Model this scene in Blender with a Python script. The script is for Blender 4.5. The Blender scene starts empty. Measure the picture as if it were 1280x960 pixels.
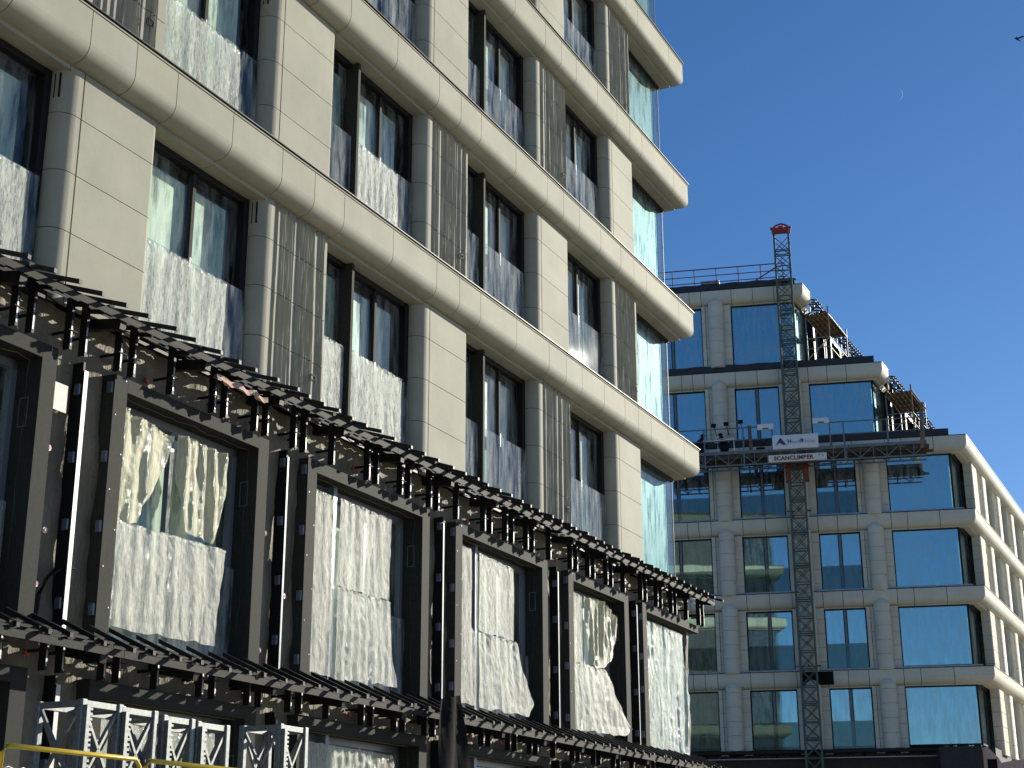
import bpy, math, random
from mathutils import Vector, Matrix, noise
R = math.radians
C = bpy.context.scene.collection
SC = bpy.context.scene

# ------------------------------------------------------------------ camera
EYE = 1.6
pit, rol = .31865789, -.00307572
cp, sp, cr, sr = math.cos(pit), math.sin(pit), math.cos(rol), math.sin(rol)
rt, up, fw = Vector((1, 0, 0)), Vector((0, -sp, cp)), Vector((0, cp, sp))
right = cr * rt + sr * up
upv = -sr * rt + cr * up
cam = bpy.data.cameras.new('camera'); camo = bpy.data.objects.new('camera', cam); C.objects.link(camo)
cam.sensor_width = 36; cam.lens = 1905.657 / 1280 * 36
cam.clip_start = .1; cam.clip_end = 9000
camo.matrix_world = Matrix(((right.x, upv.x, -fw.x, 0), (right.y, upv.y, -fw.y, 0), (right.z, upv.z, -fw.z, EYE), (0, 0, 0, 1)))
SC.camera = camo

# ------------------------------------------------------------------ light
SUN_AZ, SUN_EL = 50.0, 19.0          # azimuth clockwise from +Y
w = bpy.data.worlds.new('World'); SC.world = w; w.use_nodes = True
nt = w.node_tree; nt.nodes.clear()
sky = nt.nodes.new('ShaderNodeTexSky'); sky.sky_type = 'NISHITA'; sky.sun_disc = False
sky.sun_elevation = R(SUN_EL); sky.sun_rotation = R(SUN_AZ)
sky.altitude = 300; sky.air_density = .85; sky.dust_density = .15; sky.ozone_density = 3.2
bg = nt.nodes.new('ShaderNodeBackground'); bg.inputs[1].default_value = .084
wo = nt.nodes.new('ShaderNodeOutputWorld')
hs_ = nt.nodes.new('ShaderNodeHueSaturation'); hs_.inputs['Saturation'].default_value = 1.19
nt.links.new(sky.outputs[0], hs_.inputs['Color']); tn_ = nt.nodes.new('ShaderNodeMix'); tn_.data_type = 'RGBA'; tn_.blend_type = 'MULTIPLY'; tn_.inputs[0].default_value = 1
tn_.inputs[7].default_value = (1, .95, 1, 1); nt.links.new(hs_.outputs[0], tn_.inputs[6]); nt.links.new(tn_.outputs[2], bg.inputs[0]); nt.links.new(bg.outputs[0], wo.inputs[0])
sun = bpy.data.lights.new('sun', 'SUN'); sun.energy = 4.6; sun.angle = R(.5); sun.color = (1, .945, .79)
suno = bpy.data.objects.new('sun', sun); C.objects.link(suno)
sd = Vector((math.sin(R(SUN_AZ)) * math.cos(R(SUN_EL)), math.cos(R(SUN_AZ)) * math.cos(R(SUN_EL)), math.sin(R(SUN_EL))))
suno.rotation_euler = (-sd).to_track_quat('-Z', 'Y').to_euler()
suno.location = (60, 50, 60)
vs = SC.view_settings
SC.display_settings.display_device = 'sRGB'
vs.view_transform = 'Standard'; vs.look = 'None'; vs.gamma = 1; vs.use_curve_mapping = False
vs.exposure = .50
SC.cycles.max_bounces = 8; SC.cycles.transparent_max_bounces = 12
SC.cycles.sample_clamp_indirect = 4

# ------------------------------------------------------------------ materials
def mat(name):
    m = bpy.data.materials.new(name); m.use_nodes = True
    n = m.node_tree; p = n.nodes['Principled BSDF']
    return m, n, p
def N(n, t, **k):
    x = n.nodes.new(t)
    for a, b in k.items():
        if a.startswith('i_'): x.inputs[a[2:].replace('_', ' ')].default_value = b
        else: setattr(x, a, b)
    return x
def L(n, a, b): n.links.new(a, b)
def coords(n, scale=(1, 1, 1), obj=True):
    tc = N(n, 'ShaderNodeTexCoord'); mp = N(n, 'ShaderNodeMapping')
    mp.inputs['Scale'].default_value = scale
    L(n, tc.outputs['Object'], mp.inputs[0]); return mp.outputs[0]
def ramp(n, fac, stops):
    r = N(n, 'ShaderNodeValToRGB'); cr_ = r.color_ramp
    while len(cr_.elements) < len(stops): cr_.elements.new(.5)
    for e, (p, c) in zip(cr_.elements, stops):
        e.position = p; e.color = c if len(c) == 4 else (*c, 1)
    L(n, fac, r.inputs[0]); return r.outputs[0]
def noise_t(n, vec, scale, detail=4, rough=.55, dist=0):
    t = N(n, 'ShaderNodeTexNoise'); t.inputs['Scale'].default_value = scale
    t.inputs['Detail'].default_value = detail; t.inputs['Roughness'].default_value = rough
    t.inputs['Distortion'].default_value = dist
    L(n, vec, t.inputs['Vector']); return t.outputs[0]
def mixc(n, fac, a, b, mode='MIX'):
    m = N(n, 'ShaderNodeMix', data_type='RGBA', blend_type=mode)
    if isinstance(fac, float): m.inputs[0].default_value = fac
    else: L(n, fac, m.inputs[0])
    for i, v in ((6, a), (7, b)):
        if isinstance(v, tuple): m.inputs[i].default_value = (*v, 1)
        else: L(n, v, m.inputs[i])
    return m.outputs[2]
def bump(n, h, strength=.3, dist=.01):
    b = N(n, 'ShaderNodeBump'); b.inputs['Strength'].default_value = strength; b.inputs['Distance'].default_value = dist
    L(n, h, b.inputs['Height']); return b.outputs[0]

def m_stone(name, c, var=.06):
    m, n, p = mat(name)
    v = coords(n)
    a = noise_t(n, v, 1.1, 6, .6); b = noise_t(n, v, 60, 3, .7)
    sv = coords(n, (5, 5, .35)); s = noise_t(n, sv, 1.2, 5, .6)
    lo = tuple(x * (1 - var * 1.6) for x in c); hi = tuple(min(1, x * (1 + var)) for x in c)
    c1 = ramp(n, a, [(.3, lo), (.7, hi)])
    c2 = mixc(n, ramp(n, s, [(.45, (0, 0, 0)), (.75, (.28, .28, .28))]), c1, tuple(x * .8 for x in c))
    c3 = mixc(n, .12, c2, ramp(n, b, [(.35, tuple(x * .7 for x in c)), (.65, tuple(min(1, x * 1.25) for x in c))]))
    gi = N(n, 'ShaderNodeNewGeometry')
    tone = ramp(n, gi.outputs['Random Per Island'], [(0, (.93, .93, .94)), (.5, (1, 1, .99)), (1, (.97, .955, .93))])
    c4 = mixc(n, 1.0, c3, tone, 'MULTIPLY')
    L(n, c4, p.inputs['Base Color']); p.inputs['Roughness'].default_value = .78
    p.inputs['Specular IOR Level'].default_value = .35
    L(n, bump(n, b, .12, .004), p.inputs['Normal'])
    return m
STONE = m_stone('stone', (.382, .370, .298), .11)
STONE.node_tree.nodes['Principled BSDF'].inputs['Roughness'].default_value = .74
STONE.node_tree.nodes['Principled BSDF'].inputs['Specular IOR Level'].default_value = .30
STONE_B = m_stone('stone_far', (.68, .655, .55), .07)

def m_simple(name, c, rough=.5, metal=0., spec=.5, var=.15, sc=8., bs=.0):
    m, n, p = mat(name)
    v = coords(n); a = noise_t(n, v, sc, 5, .6)
    L(n, ramp(n, a, [(.3, tuple(x * (1 - var) for x in c)), (.7, tuple(min(1, x * (1 + var)) for x in c))]), p.inputs['Base Color'])
    p.inputs['Roughness'].default_value = rough; p.inputs['Metallic'].default_value = metal
    p.inputs['Specular IOR Level'].default_value = spec
    if bs: L(n, bump(n, a, bs, .01), p.inputs['Normal'])
    return m
DARK = m_simple('dark_anodised', (.034, .036, .031), .75, .1, .18, .2, 20)
BLACK = m_simple('black_steel', (.014, .014, .014), .5, .2, .25, .3, 25)
STEELD = m_simple('dusty_dark_steel', (.034, .033, .029), .7, .1, .2, .35, 30, .1)
JOINT = m_simple('joint_black', (.012, .012, .012), .9, 0, .1)
GALV = m_simple('galvanised', (.34, .345, .335), .5, .6, .5, .15, 40)
FRAMEB = m_simple('taped_frame', (.20, .23, .27), .35, .3, .5, .25, 60)
GROUND = m_simple('ground', (.36, .325, .25), .95, 0, .2, .3, .6)
ROOFBLK = m_simple('roof_membrane', (.010, .011, .017), .45, 0, .5, .4, 4, .4)
MASTG = m_simple('mast_paint_green', (.08, .11, .095), .55, .2, .4, .3, 20)
MASTS = m_simple('mast_zinc', (.21, .22, .22), .5, .8, .5, .25, 30)
RED = m_simple('red_paint', (.36, .035, .025), .5, 0, .4, .25, 12)
ORANGE = m_simple('rusty_red_paint', (.20, .05, .03), .6, 0, .4, .3, 12)
YELLOW = m_simple('yellow_paint', (.72, .50, .035), .38, 0, .5, .12, 14)
RAILB = m_simple('grey_rail', (.17, .19, .20), .5, .4, .5, .25, 9)
WOOD = m_simple('weathered_plank', (.22, .15, .095), .8, 0, .2, .45, 7, .2)
PLY = m_simple('planks_underside', (.16, .105, .065), .85, 0, .2, .5, 3, .3)
BOARD = m_simple('white_board', (.78, .77, .70), .6, 0, .3, .05)
WHITE = m_simple('white_panel', (.78, .79, .80), .45, 0, .4, .04)
CLIPB = m_simple('blue_grey_clip', (.16, .19, .25), .4, .6, .5, .2)
CLOTHN = m_simple('navy_workwear', (.018, .02, .032), .85, 0, .2, .4, 14, .3)
PINK = m_simple('pink_insulation', (.62, .42, .34), .9, 0, .2, .2, 6, .5)
DBOX = m_simple('dark_cladding', (.028, .03, .03), .6, 0, .3, .25, 3)
FEATH = m_simple('dark_feathers', (.02, .02, .025), .7)
SKINM = m_simple('skin', (.45, .27, .2), .6)
TXTR = m_simple('sign_red', (.25, .02, .02), .5, 0, .4, .05)
TXTB = m_simple('sign_blue', (.03, .05, .22), .5, 0, .4, .05)
TXTG = m_simple('sign_grey', (.42, .46, .55), .5, 0, .4, .05)
REDF = m_simple('red_fixing', (.55, .12, .09), .5, 0, .4, .1)

def m_membrane():
    m, n, p = mat('wall_membrane')
    v = coords(n, (2.2, 2.2, 1)); a = noise_t(n, v, 3.2, 5, .6, 1.2); b = noise_t(n, coords(n), 1.2, 3)
    L(n, ramp(n, b, [(.3, (.15, .13, .09)), (.7, (.235, .205, .145))]), p.inputs['Base Color'])
    p.inputs['Roughness'].default_value = .7
    L(n, bump(n, a, .9, .06), p.inputs['Normal'])
    return m
MEMB = m_membrane()

def m_glass(name, tint, refl, gl=(1, 1, 1), wob=.02, wsc=1.3, edge=.35, dirt=.12):
    """clear pane: tinted see-through layer + mirror layer, slight wobble and dust film"""
    m, n, p = mat(name); n.nodes.remove(p); out = n.nodes['Material Output']
    v = coords(n)
    bmp = bump(n, noise_t(n, v, wsc, 2), wob, .05)
    tr = N(n, 'ShaderNodeBsdfTransparent'); tr.inputs[0].default_value = (*tint, 1)
    g = N(n, 'ShaderNodeBsdfGlossy'); g.inputs['Roughness'].default_value = .015; g.inputs[0].default_value = (*gl, 1)
    L(n, bmp, g.inputs['Normal'])
    lw = N(n, 'ShaderNodeLayerWeight'); lw.inputs[0].default_value = .5
    pw = N(n, 'ShaderNodeMath', operation='POWER'); L(n, lw.outputs['Facing'], pw.inputs[0]); pw.inputs[1].default_value = 4
    ma = N(n, 'ShaderNodeMath', operation='MULTIPLY_ADD'); L(n, pw.outputs[0], ma.inputs[0])
    ma.inputs[1].default_value = edge * 2.5; ma.inputs[2].default_value = refl; ma.use_clamp = True
    mx = N(n, 'ShaderNodeMixShader'); L(n, ma.outputs[0], mx.inputs[0]); L(n, tr.outputs[0], mx.inputs[1]); L(n, g.outputs[0], mx.inputs[2])
    df = N(n, 'ShaderNodeBsdfDiffuse'); df.inputs[0].default_value = (.6, .62, .6, 1)
    st = noise_t(n, coords(n, (3, 3, .5)), 2.5, 6, .65)
    ds = ramp(n, st, [(.4, (0, 0, 0)), (.75, (dirt, dirt, dirt))])
    m2 = N(n, 'ShaderNodeMixShader'); L(n, ds, m2.inputs[0]); L(n, mx.outputs[0], m2.inputs[1]); L(n, df.outputs[0], m2.inputs[2])
    L(n, m2.outputs[0], out.inputs[0]); return m
GLASS_A = m_glass('glass_near', (.90, .95, .94), .02, edge=.15, dirt=.2)
GLASS_C = m_glass('glass_corner', (.80, .90, .90), .05, (.85, .97, 1), edge=.10)
GLASS_B = m_glass('glass_far', (.60, .72, .74), .40, (.66, .95, .98), wob=.05, wsc=.5, dirt=.36)
GUARD = m_glass('guard_glass', (.86, .90, .90), .02, edge=.15, dirt=.55)
GUARD_B = m_glass('guard_glass_far', (.62, .68, .66), .05, (.7, .95, 1), edge=.2, dirt=.22)

def m_film(name, base, alpha_lo, alpha_hi, sx=6., sz=1., rough=.28, bs=.8, bd=.03, spec=.7, sss=0.):
    """crumpled polythene: part see-through, glossy creases"""
    m, n, p = mat(name); out = n.nodes['Material Output']
    v = coords(n, (sx, sx, sz))
    a = noise_t(n, v, 1.6, 7, .62, .8); b = noise_t(n, coords(n, (sx * 2.2, sx * 2.2, sz * 3.0)), 3.2, 6, .7, 1.4)
    def crease(scale, sxx, szz, dist):
        cn = N(n, 'ShaderNodeTexNoise'); cn.inputs['Scale'].default_value = 2.2; cn.inputs['Detail'].default_value = 4; L(n, coords(n), cn.inputs[0])
        wv = N(n, 'ShaderNodeMix', data_type='VECTOR'); wv.inputs[0].default_value = dist
        L(n, coords(n, (sxx, sxx, szz)), wv.inputs[4]); L(n, cn.outputs[1], wv.inputs[5])
        vo = N(n, 'ShaderNodeTexVoronoi'); vo.feature = 'DISTANCE_TO_EDGE'; vo.inputs['Scale'].default_value = scale
        L(n, wv.outputs[1], vo.inputs['Vector'])
        q = N(n, 'ShaderNodeMath', operation='MINIMUM'); L(n, vo.outputs[0], q.inputs[0]); q.inputs[1].default_value = .18
        return q.outputs[0]
    k1 = crease(3.0, 1.8, .45, .5); k2 = crease(8, 1.7, .55, .45)
    hs = N(n, 'ShaderNodeMath', operation='MULTIPLY_ADD'); L(n, k1, hs.inputs[0]); hs.inputs[1].default_value = 2.2; L(n, k2, hs.inputs[2])
    h2 = N(n, 'ShaderNodeMath', operation='MULTIPLY_ADD'); L(n, b, h2.inputs[0]); h2.inputs[1].default_value = .35; L(n, hs.outputs[0], h2.inputs[2])
    st = noise_t(n, coords(n, (sx * 3.2, sx * 3.2, sz * .7)), 2.2, 7, .7, .6)
    cA = ramp(n, a, [(.3, tuple(x * .78 for x in base)), (.52, base), (.72, tuple(min(1, x * 1.12) for x in base))])
    L(n, mixc(n, ramp(n, st, [(.38, (.55,) * 3), (.55, (0,) * 3)]), cA, (base[0] * .62, base[1] * .66, base[2] * .62)), p.inputs['Base Color'])
    p.inputs['Roughness'].default_value = .55; p.inputs['Specular IOR Level'].default_value = .3
    p.inputs['Coat Weight'].default_value = .7; p.inputs['Coat Roughness'].default_value = .12
    L(n, bump(n, noise_t(n, coords(n, (sx * 2, sx * 2, sx * .9)), 4.5, 6, .75, 2.2), 1.0, .02), p.inputs['Coat Normal'])
    L(n, bump(n, h2.outputs[0], bs, bd), p.inputs['Normal'])
    tl = N(n, 'ShaderNodeBsdfTranslucent'); tl.inputs[0].default_value = (*base, 1)
    m1 = N(n, 'ShaderNodeMixShader'); m1.inputs[0].default_value = .25; L(n, p.outputs[0], m1.inputs[1]); L(n, tl.outputs[0], m1.inputs[2])
    tr = N(n, 'ShaderNodeBsdfTransparent'); tr.inputs[0].default_value = (.9, .92, .9, 1)
    mx = N(n, 'ShaderNodeMixShader')
    al = ramp(n, b, [(.36, (alpha_lo,) * 3), (.56, (alpha_hi,) * 3)])
    L(n, al, mx.inputs[0]); L(n, tr.outputs[0], mx.inputs[1]); L(n, m1.outputs[0], mx.inputs[2])
    L(n, mx.outputs[0], out.inputs[0]); return m
FILM = m_film('polythene', (.80, .79, .70), .38, .84, 6., .45, bs=.7, bd=.022)
FILM_Y = m_film('polythene_yellow', (.80, .76, .54), .62, .97, 7, .5, bs=.7, bd=.025)
FILM_P = m_film('polythene_taut', (.70, .80, .75), .45, .94, 7, .6, bs=1.0, bd=.03)
FILM_G = m_film('polythene_guard', (.78, .82, .76), .22, .70, 6, .5, bs=.6, bd=.02)

def m_inner(name, cols, seed):
    """protective film and render dabs on the inner side of the panes: streaky patches of several tones"""
    m, n, p = mat(name); out = n.nodes['Material Output']
    tc = N(n, 'ShaderNodeTexCoord'); mp = N(n, 'ShaderNodeMapping'); mp.inputs['Scale'].default_value = (2.6, 2.6, .42)
    mp.inputs['Location'].default_value = (seed * 3.7, 0, seed * 1.9); L(n, tc.outputs['Object'], mp.inputs[0])
    a = noise_t(n, mp.outputs[0], 1.6, 8, .68, .5)
    L(n, ramp(n, a, cols), p.inputs['Base Color']); p.inputs['Roughness'].default_value = .5
    tr = N(n, 'ShaderNodeBsdfTransparent'); mx = N(n, 'ShaderNodeMixShader')
    b = noise_t(n, coords(n, (3.5, 3.5, .6)), 1.4 + seed * .1, 7, .65)
    L(n, ramp(n, b, [(.34, (.25, .25, .25)), (.5, (.97, .97, .97))]), mx.inputs[0])
    L(n, tr.outputs[0], mx.inputs[1]); L(n, p.outputs[0], mx.inputs[2]); L(n, mx.outputs[0], out.inputs[0])
    return m
INNER = [m_inner('inner_film_a', [(.36, (.20, .27, .27)), (.45, (.55, .60, .50)), (.52, (.84, .85, .62)), (.64, (.88, .88, .80))], 1),
         m_inner('inner_film_b', [(.36, (.16, .22, .24)), (.48, (.45, .52, .50)), (.56, (.74, .78, .66)), (.68, (.84, .84, .68))], 2),
         m_inner('inner_film_c', [(.35, (.10, .14, .13)), (.5, (.22, .28, .25)), (.62, (.4, .46, .4)), (.75, (.6, .62, .5))], 3)]
INNER_C = m_inner('inner_film_corner', [(.36, (.085, .11, .115)), (.52, (.125, .155, .16)), (.68, (.24, .26, .25))], 4)
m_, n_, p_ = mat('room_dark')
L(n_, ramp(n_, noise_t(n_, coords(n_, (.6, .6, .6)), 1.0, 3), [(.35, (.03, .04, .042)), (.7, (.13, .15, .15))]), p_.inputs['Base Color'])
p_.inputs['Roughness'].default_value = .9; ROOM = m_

# ------------------------------------------------------------------ mesh helper
class MB:
    def __init__(s, T=None): s.v = []; s.f = []; s.s = []; s.T = T
    def add(s, vs_, fs, smooth=False):
        o = len(s.v)
        for p in vs_:
            p = Vector(p); s.v.append(s.T(p) if s.T else p)
        for f in fs:
            s.f.append([o + i for i in f]); s.s.append(smooth)
    def box(s, x0, x1, y0, y1, z0, z1):
        s.add([(x, y, z) for z in (z0, z1) for y in (y0, y1) for x in (x0, x1)],
              [(0, 2, 3, 1), (4, 5, 7, 6), (0, 1, 5, 4), (2, 6, 7, 3), (0, 4, 6, 2), (1, 3, 7, 5)])
    def bar(s, p, q, a, b=None, upd=(0, 0, 1)):
        b = b or a; p = Vector(p); q = Vector(q); d = (q - p).normalized(); u = Vector(upd)
        if abs(d.dot(u)) > .98: u = Vector((0, 1, 0))
        x = d.cross(u).normalized() * a / 2; y = x.cross(d).normalized() * b / 2
        s.add([p - x - y, p + x - y, p + x + y, p - x + y, q - x - y, q + x - y, q + x + y, q - x + y],
              [(3, 2, 1, 0), (4, 5, 6, 7), (0, 1, 5, 4), (1, 2, 6, 5), (2, 3, 7, 6), (3, 0, 4, 7)])
    def tube(s, pts, r, n=8):
        pts = [Vector(p) for p in pts]; rings = []; vs_ = []
        for i, p in enumerate(pts):
            d = (pts[min(i + 1, len(pts) - 1)] - pts[max(i - 1, 0)]).normalized()
            u = Vector((0, 0, 1)) if abs(d.z) < .9 else Vector((1, 0, 0))
            x = d.cross(u).normalized(); y = x.cross(d)
            vs_ += [p + (x * math.cos(k * 2 * math.pi / n) + y * math.sin(k * 2 * math.pi / n)) * r for k in range(n)]
        fs = [(i * n + k, i * n + (k + 1) % n, (i + 1) * n + (k + 1) % n, (i + 1) * n + k) for i in range(len(pts) - 1) for k in range(n)]
        s.add(vs_, fs, True); s.add(vs_[:n], [list(range(n))[::-1]]); s.add(vs_[-n:], [list(range(n))])
    def prof(s, prof, ends, caps=True, smooth_i=()):
        """profile (list) swept between stations: ends = list of functions (o,z)->xyz"""
        n = len(prof)
        for k in range(len(ends) - 1):
            A = [ends[k](*p) for p in prof]; B = [ends[k + 1](*p) for p in prof]
            for i in range(n):
                j = (i + 1) % n
                if i in smooth_i: continue
                s.add([A[i], A[j], B[j], B[i]], [(0, 1, 2, 3)])
            if smooth_i:
                idx = list(smooth_i) + [smooth_i[-1] + 1]
                m = len(idx); vv = [A[i] for i in idx] + [B[i] for i in idx]
                s.add(vv, [(i, i + 1, m + i + 1, m + i) for i in range(m - 1)], True)
        if caps:
            s.add([ends[0](*p) for p in prof], [list(range(n))[::-1]]); s.add([ends[-1](*p) for p in prof], [list(range(n))])
    def build(s, name, m, parent=None, bev=0, weld=False):
        me = bpy.data.meshes.new(name); me.from_pydata([tuple(v) for v in s.v], [], s.f); me.update()
        me.polygons.foreach_set('use_smooth', s.s)
        me.materials.append(m)
        o = bpy.data.objects.new(name, me); C.objects.link(o)
        if parent: o.parent = parent
        if bev:
            b = o.modifiers.new('b', 'BEVEL'); b.width = bev; b.segments = 2; b.limit_method = 'ANGLE'
            b.angle_limit = R(50)
        return o
def empty(name, loc=(0, 0, 0), rz=0):
    o = bpy.data.objects.new(name, None); C.objects.link(o); o.location = loc; o.rotation_euler = (0, 0, rz); o.empty_display_size = .3
    return o
def tag(o, label=None, cat=None, group=None, kind=None):
    if label: o['label'] = label
    if cat: o['category'] = cat
    if group: o['group'] = group
    if kind: o['kind'] = kind
    return o
def kids(o): return [c for c in bpy.data.objects if c.parent == o]
def copyo(o, parent, dx=Vector((0, 0, 0))):
    c = o.copy(); C.objects.link(c); c.parent = parent; c.location = Vector(o.location) + Vector(dx); return c

# frames ------------------------------------------------------------
aA = .45221111
ua = Vector((math.sin(aA), math.cos(aA), 0)); na = Vector((math.cos(aA), -math.sin(aA), 0))
bB = -1.36519007
ub = -Vector((math.sin(bB), math.cos(bB), 0)); nb = Vector((ub.y, -ub.x, 0))
DA, DB = 11.44, 69.0
rzA = math.atan2(ua.y, ua.x); rzB = math.atan2(ub.y, ub.x)
E = EYE    # heights below are given relative to the eye; every z gets +E

# ------------------------------------------------------------------ ground
g = MB(); g.add([(-1500, -1500, 0), (1500, -1500, 0), (1500, 1500, 0), (-1500, 1500, 0)], [(0, 1, 2, 3)])
tag(g.build('ground', GROUND), kind='structure')

# ================================================================== BUILDING A (near, left)
A = empty('apartment_building', -DA * na, rzA)
tag(A, 'large near apartment block, beige stone bands above, bare dark steel frames below', 'building')
random.seed(4)
TOPS = [9.96, 13.49, 17.0, 20.5, 24.0]
BASE = 6.42
END = 33.85
def arc_profile(top, H=.66, r=.22, o0=0., back=.62, lip=.06, n=7):
    """outline in (off, z); off positive = into the building"""
    zt = top + E; zb = zt - H
    pr = [(back, zt), (o0, zt)]
    sm = []
    c = (o0 + r, zb + r)
    for k in range(n + 1):
        t = k / n * math.pi / 2
        if k < n: sm.append(len(pr))
        pr.append((c[0] - r * math.cos(t), c[1] - r * math.sin(t)))
    pr += [(o0 + r + .05, zb), (o0 + r + .05, zb - lip), (back, zb - lip)]
    return pr, tuple(sm)
JAMB = [7.99, 12.07, 16.08, 20.63, 25.13, 29.02]      # left (camera side) face of each pier
PEND = [9.60, 13.74, 17.77, 22.28, 26.76, 30.62]      # right end of each pier
def band(parent, top, s0, jambs, pends, mt):
    pr, sm = arc_profile(top)
    cuts = [s0]
    for i in range(len(jambs)):
        cuts += [jambs[i] + .06, (jambs[i] + pends[i]) / 2 + .05, pends[i] + .02]
        nx = jambs[i + 1] if i + 1 < len(jambs) else 34.6
        cuts.append((pends[i] + nx) / 2 + (.05 if i + 1 < len(jambs) else .2))
    cuts = sorted(c for c in cuts if s0 <= c < END - .5)
    m = MB()
    st = lambda s: (lambda o, z: (s, o, z))
    for i in range(len(cuts) - 1):
        m.prof(pr, [st(cuts[i] + .006), st(cuts[i + 1] - .006)], True, sm)
    m.prof(pr, [st(cuts[-1] + .006), lambda o, z: (END - o, o, z), lambda o, z: (END - o, 3.2, z)], True, sm)
    for k in range(5):
        m.prof(pr, [lambda o, z: (END - o, 3.21 + k * 2.2, z), lambda o, z: (END - o, 5.4 + k * 2.2, z)], True, sm)
    o = m.build('stone_band', mt, parent, bev=.004)
    # dark core behind the joints, then drip cap
    c = MB(); zt = top + E
    c.box(s0, END - .3, .02, .6, zt - .45, zt - .01); c.box(END - .62, END - .02, .3, 14, zt - .45, zt - .01)
    c.build('band_core', JOINT, o)
    c = MB()
    c.box(s0, END + .01, -.012, .6, zt + .008, zt + .032); c.box(END - .6, END + .012, .6, 14, zt + .008, zt + .032)
    c.build('cap_stone', mt, o)
    c = MB()
    c.box(s0, END + .035, -.035, .6, zt + .045, zt + .062); c.box(END - .6, END + .035, .6, 14, zt + .045, zt + .062)
    c.box(s0, END + .0, -.0, .6, zt + .032, zt + .045)
    c.build('drip_cap', BLACK, o)
    return o
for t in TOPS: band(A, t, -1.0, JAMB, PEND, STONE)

def pier(parent, sl, sr, z0, z1, fluted, slots, loop, seed, joints):
    """rounded stone pier; visible jamb faces the viewer side, front plane at off .25"""
    rnd = random.Random(seed)
    zs = sorted([z0] + [j for j in joints if z0 + .1 < j < z1 - .1] + [z1])
    m = MB(); g = .005
    n = 7; r = .2
    P = [(sl, .56), (sl, .25 + r)]; sm = []
    for k in range(1, n + 1):
        t = k / n * math.pi / 2
        P.append((sl + r - r * math.cos(t), .25 + r - r * math.sin(t)))
    sg = sl + .29
    P += [(sg - .010, .25), (sg - .010, .3)]
    arc = list(range(1, n + 1))
    for a_, b_ in zip(zs, zs[1:]):
        a2, b2 = a_ + g + E, b_ - g + E
        lo = [(x, y, a2) for x, y in P]; hi = [(x, y, b2) for x, y in P]
        for i in range(len(P) - 1):
            if i in arc[:-1] or i == arc[-1] - 0 and False: continue
            if 1 <= i < 1 + n: continue
            m.add([lo[i], lo[i + 1], hi[i + 1], hi[i]], [(0, 1, 2, 3)])
        idx = list(range(1, n + 2)); k = len(idx)
        m.add([lo[i] for i in idx] + [hi[i] for i in idx], [(i, i + 1, k + i + 1, k + i) for i in range(k - 1)], True)
        m.add(lo, [list(range(len(P)))[::-1]]); m.add(hi, [list(range(len(P)))])
        x0, x1 = sg + .012, sr
        if not fluted:
            Q = [(x0, .3), (x0, .25), (x1 - .07, .25), (x1 - .035, .26), (x1 - .01, .285), (x1, .33), (x1, .56)]
            l2 = [(x, y, a2) for x, y in Q]; h2 = [(x, y, b2) for x, y in Q]
            for i in range(len(Q) - 1): m.add([l2[i], l2[i + 1], h2[i + 1], h2[i]], [(0, 1, 2, 3)])
            m.add(l2, [list(range(len(Q)))[::-1]]); m.add(h2, [list(range(len(Q)))])
    if fluted:
        x0, x1 = sg + .012, sr
        nx, nz = 230, 18
        ribs = []; x = .07
        while x < (x1 - x0) - .07:
            ribs.append((x, rnd.uniform(.016, .028), rnd.uniform(.016, .042), rnd.uniform(0, 6.28), rnd.uniform(.5, 1.3), rnd.uniform(.004, .016)))
            x += rnd.choice((.045, .06, .08, .12))
        def depth(x, z):
            d = 0
            for (c, wd, h, ph, fr, am) in ribs:
                cc = c + am * math.sin(ph + fr * z) + am * .5 * math.sin(ph * 2 + 2.3 * fr * z)
                t = (x - cc) / wd
                if -1.0 < t < 1.0:
                    k = (1 + t) ** .7 if t < 0 else (1 - t) ** 1.6
                    d = max(d, h * max(0, k))
            e = min(x, (x1 - x0) - x)
            return d * min(1, e / .05)
        for a_, b_ in zip(zs, zs[1:]):
            a2, b2 = a_ + g + E, b_ - g + E
            nzz = max(3, int(nz * (b2 - a2) / 2.8) + 1)
            vv = []
            for j in range(nzz + 1):
                z = a2 + (b2 - a2) * j / nzz
                for i in range(nx + 1):
                    x = (x1 - x0) * i / nx
                    vv.append((x0 + x, .27 - depth(x, z), z))
            ff = [(j * (nx + 1) + i, j * (nx + 1) + i + 1, (j + 1) * (nx + 1) + i + 1, (j + 1) * (nx + 1) + i) for j in range(nzz) for i in range(nx)]
            m.add(vv, ff)
            m.add([(x1, .27, a2), (x1, .56, a2), (x1, .56, b2), (x1, .27, b2)], [(0, 1, 2, 3)])
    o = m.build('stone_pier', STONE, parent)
    if fluted: o['label'] = 'pier faced with irregular vertical ribs'
    c = MB(); c.box(sl + .02, sr - .02, .44, .9, z0 + E, z1 + E); c.box(sl + .24, sr - .02, .31, .44, z0 + E, z1 + E); c.build('pier_core', JOINT, o)
    if slots:
        for q in (.36, .43):
            c = MB(); c.box(sl - .004, sl + .02, q, q + .012, z1 - .42 + E, z1 - .1 + E); c.build('vent_slot', JOINT, o)
    if loop:
        c = MB(); bx, bz = sr - .38, z0 + .62 + E
        pts = []
        for k in range(26):
            t = k / 25 * 4 * math.pi
            pts.append((bx + .075 * math.cos(t) * (1 - k / 60), .19 - .02 * math.sin(t * .5), bz + .05 * math.sin(t) + .01 * math.sin(3 * t)))
        pts.append((bx + .02, .15, bz - .09))
        c.tube(pts, .006, 5); c.build('cable_loop', BLACK, o)
    return o

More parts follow.
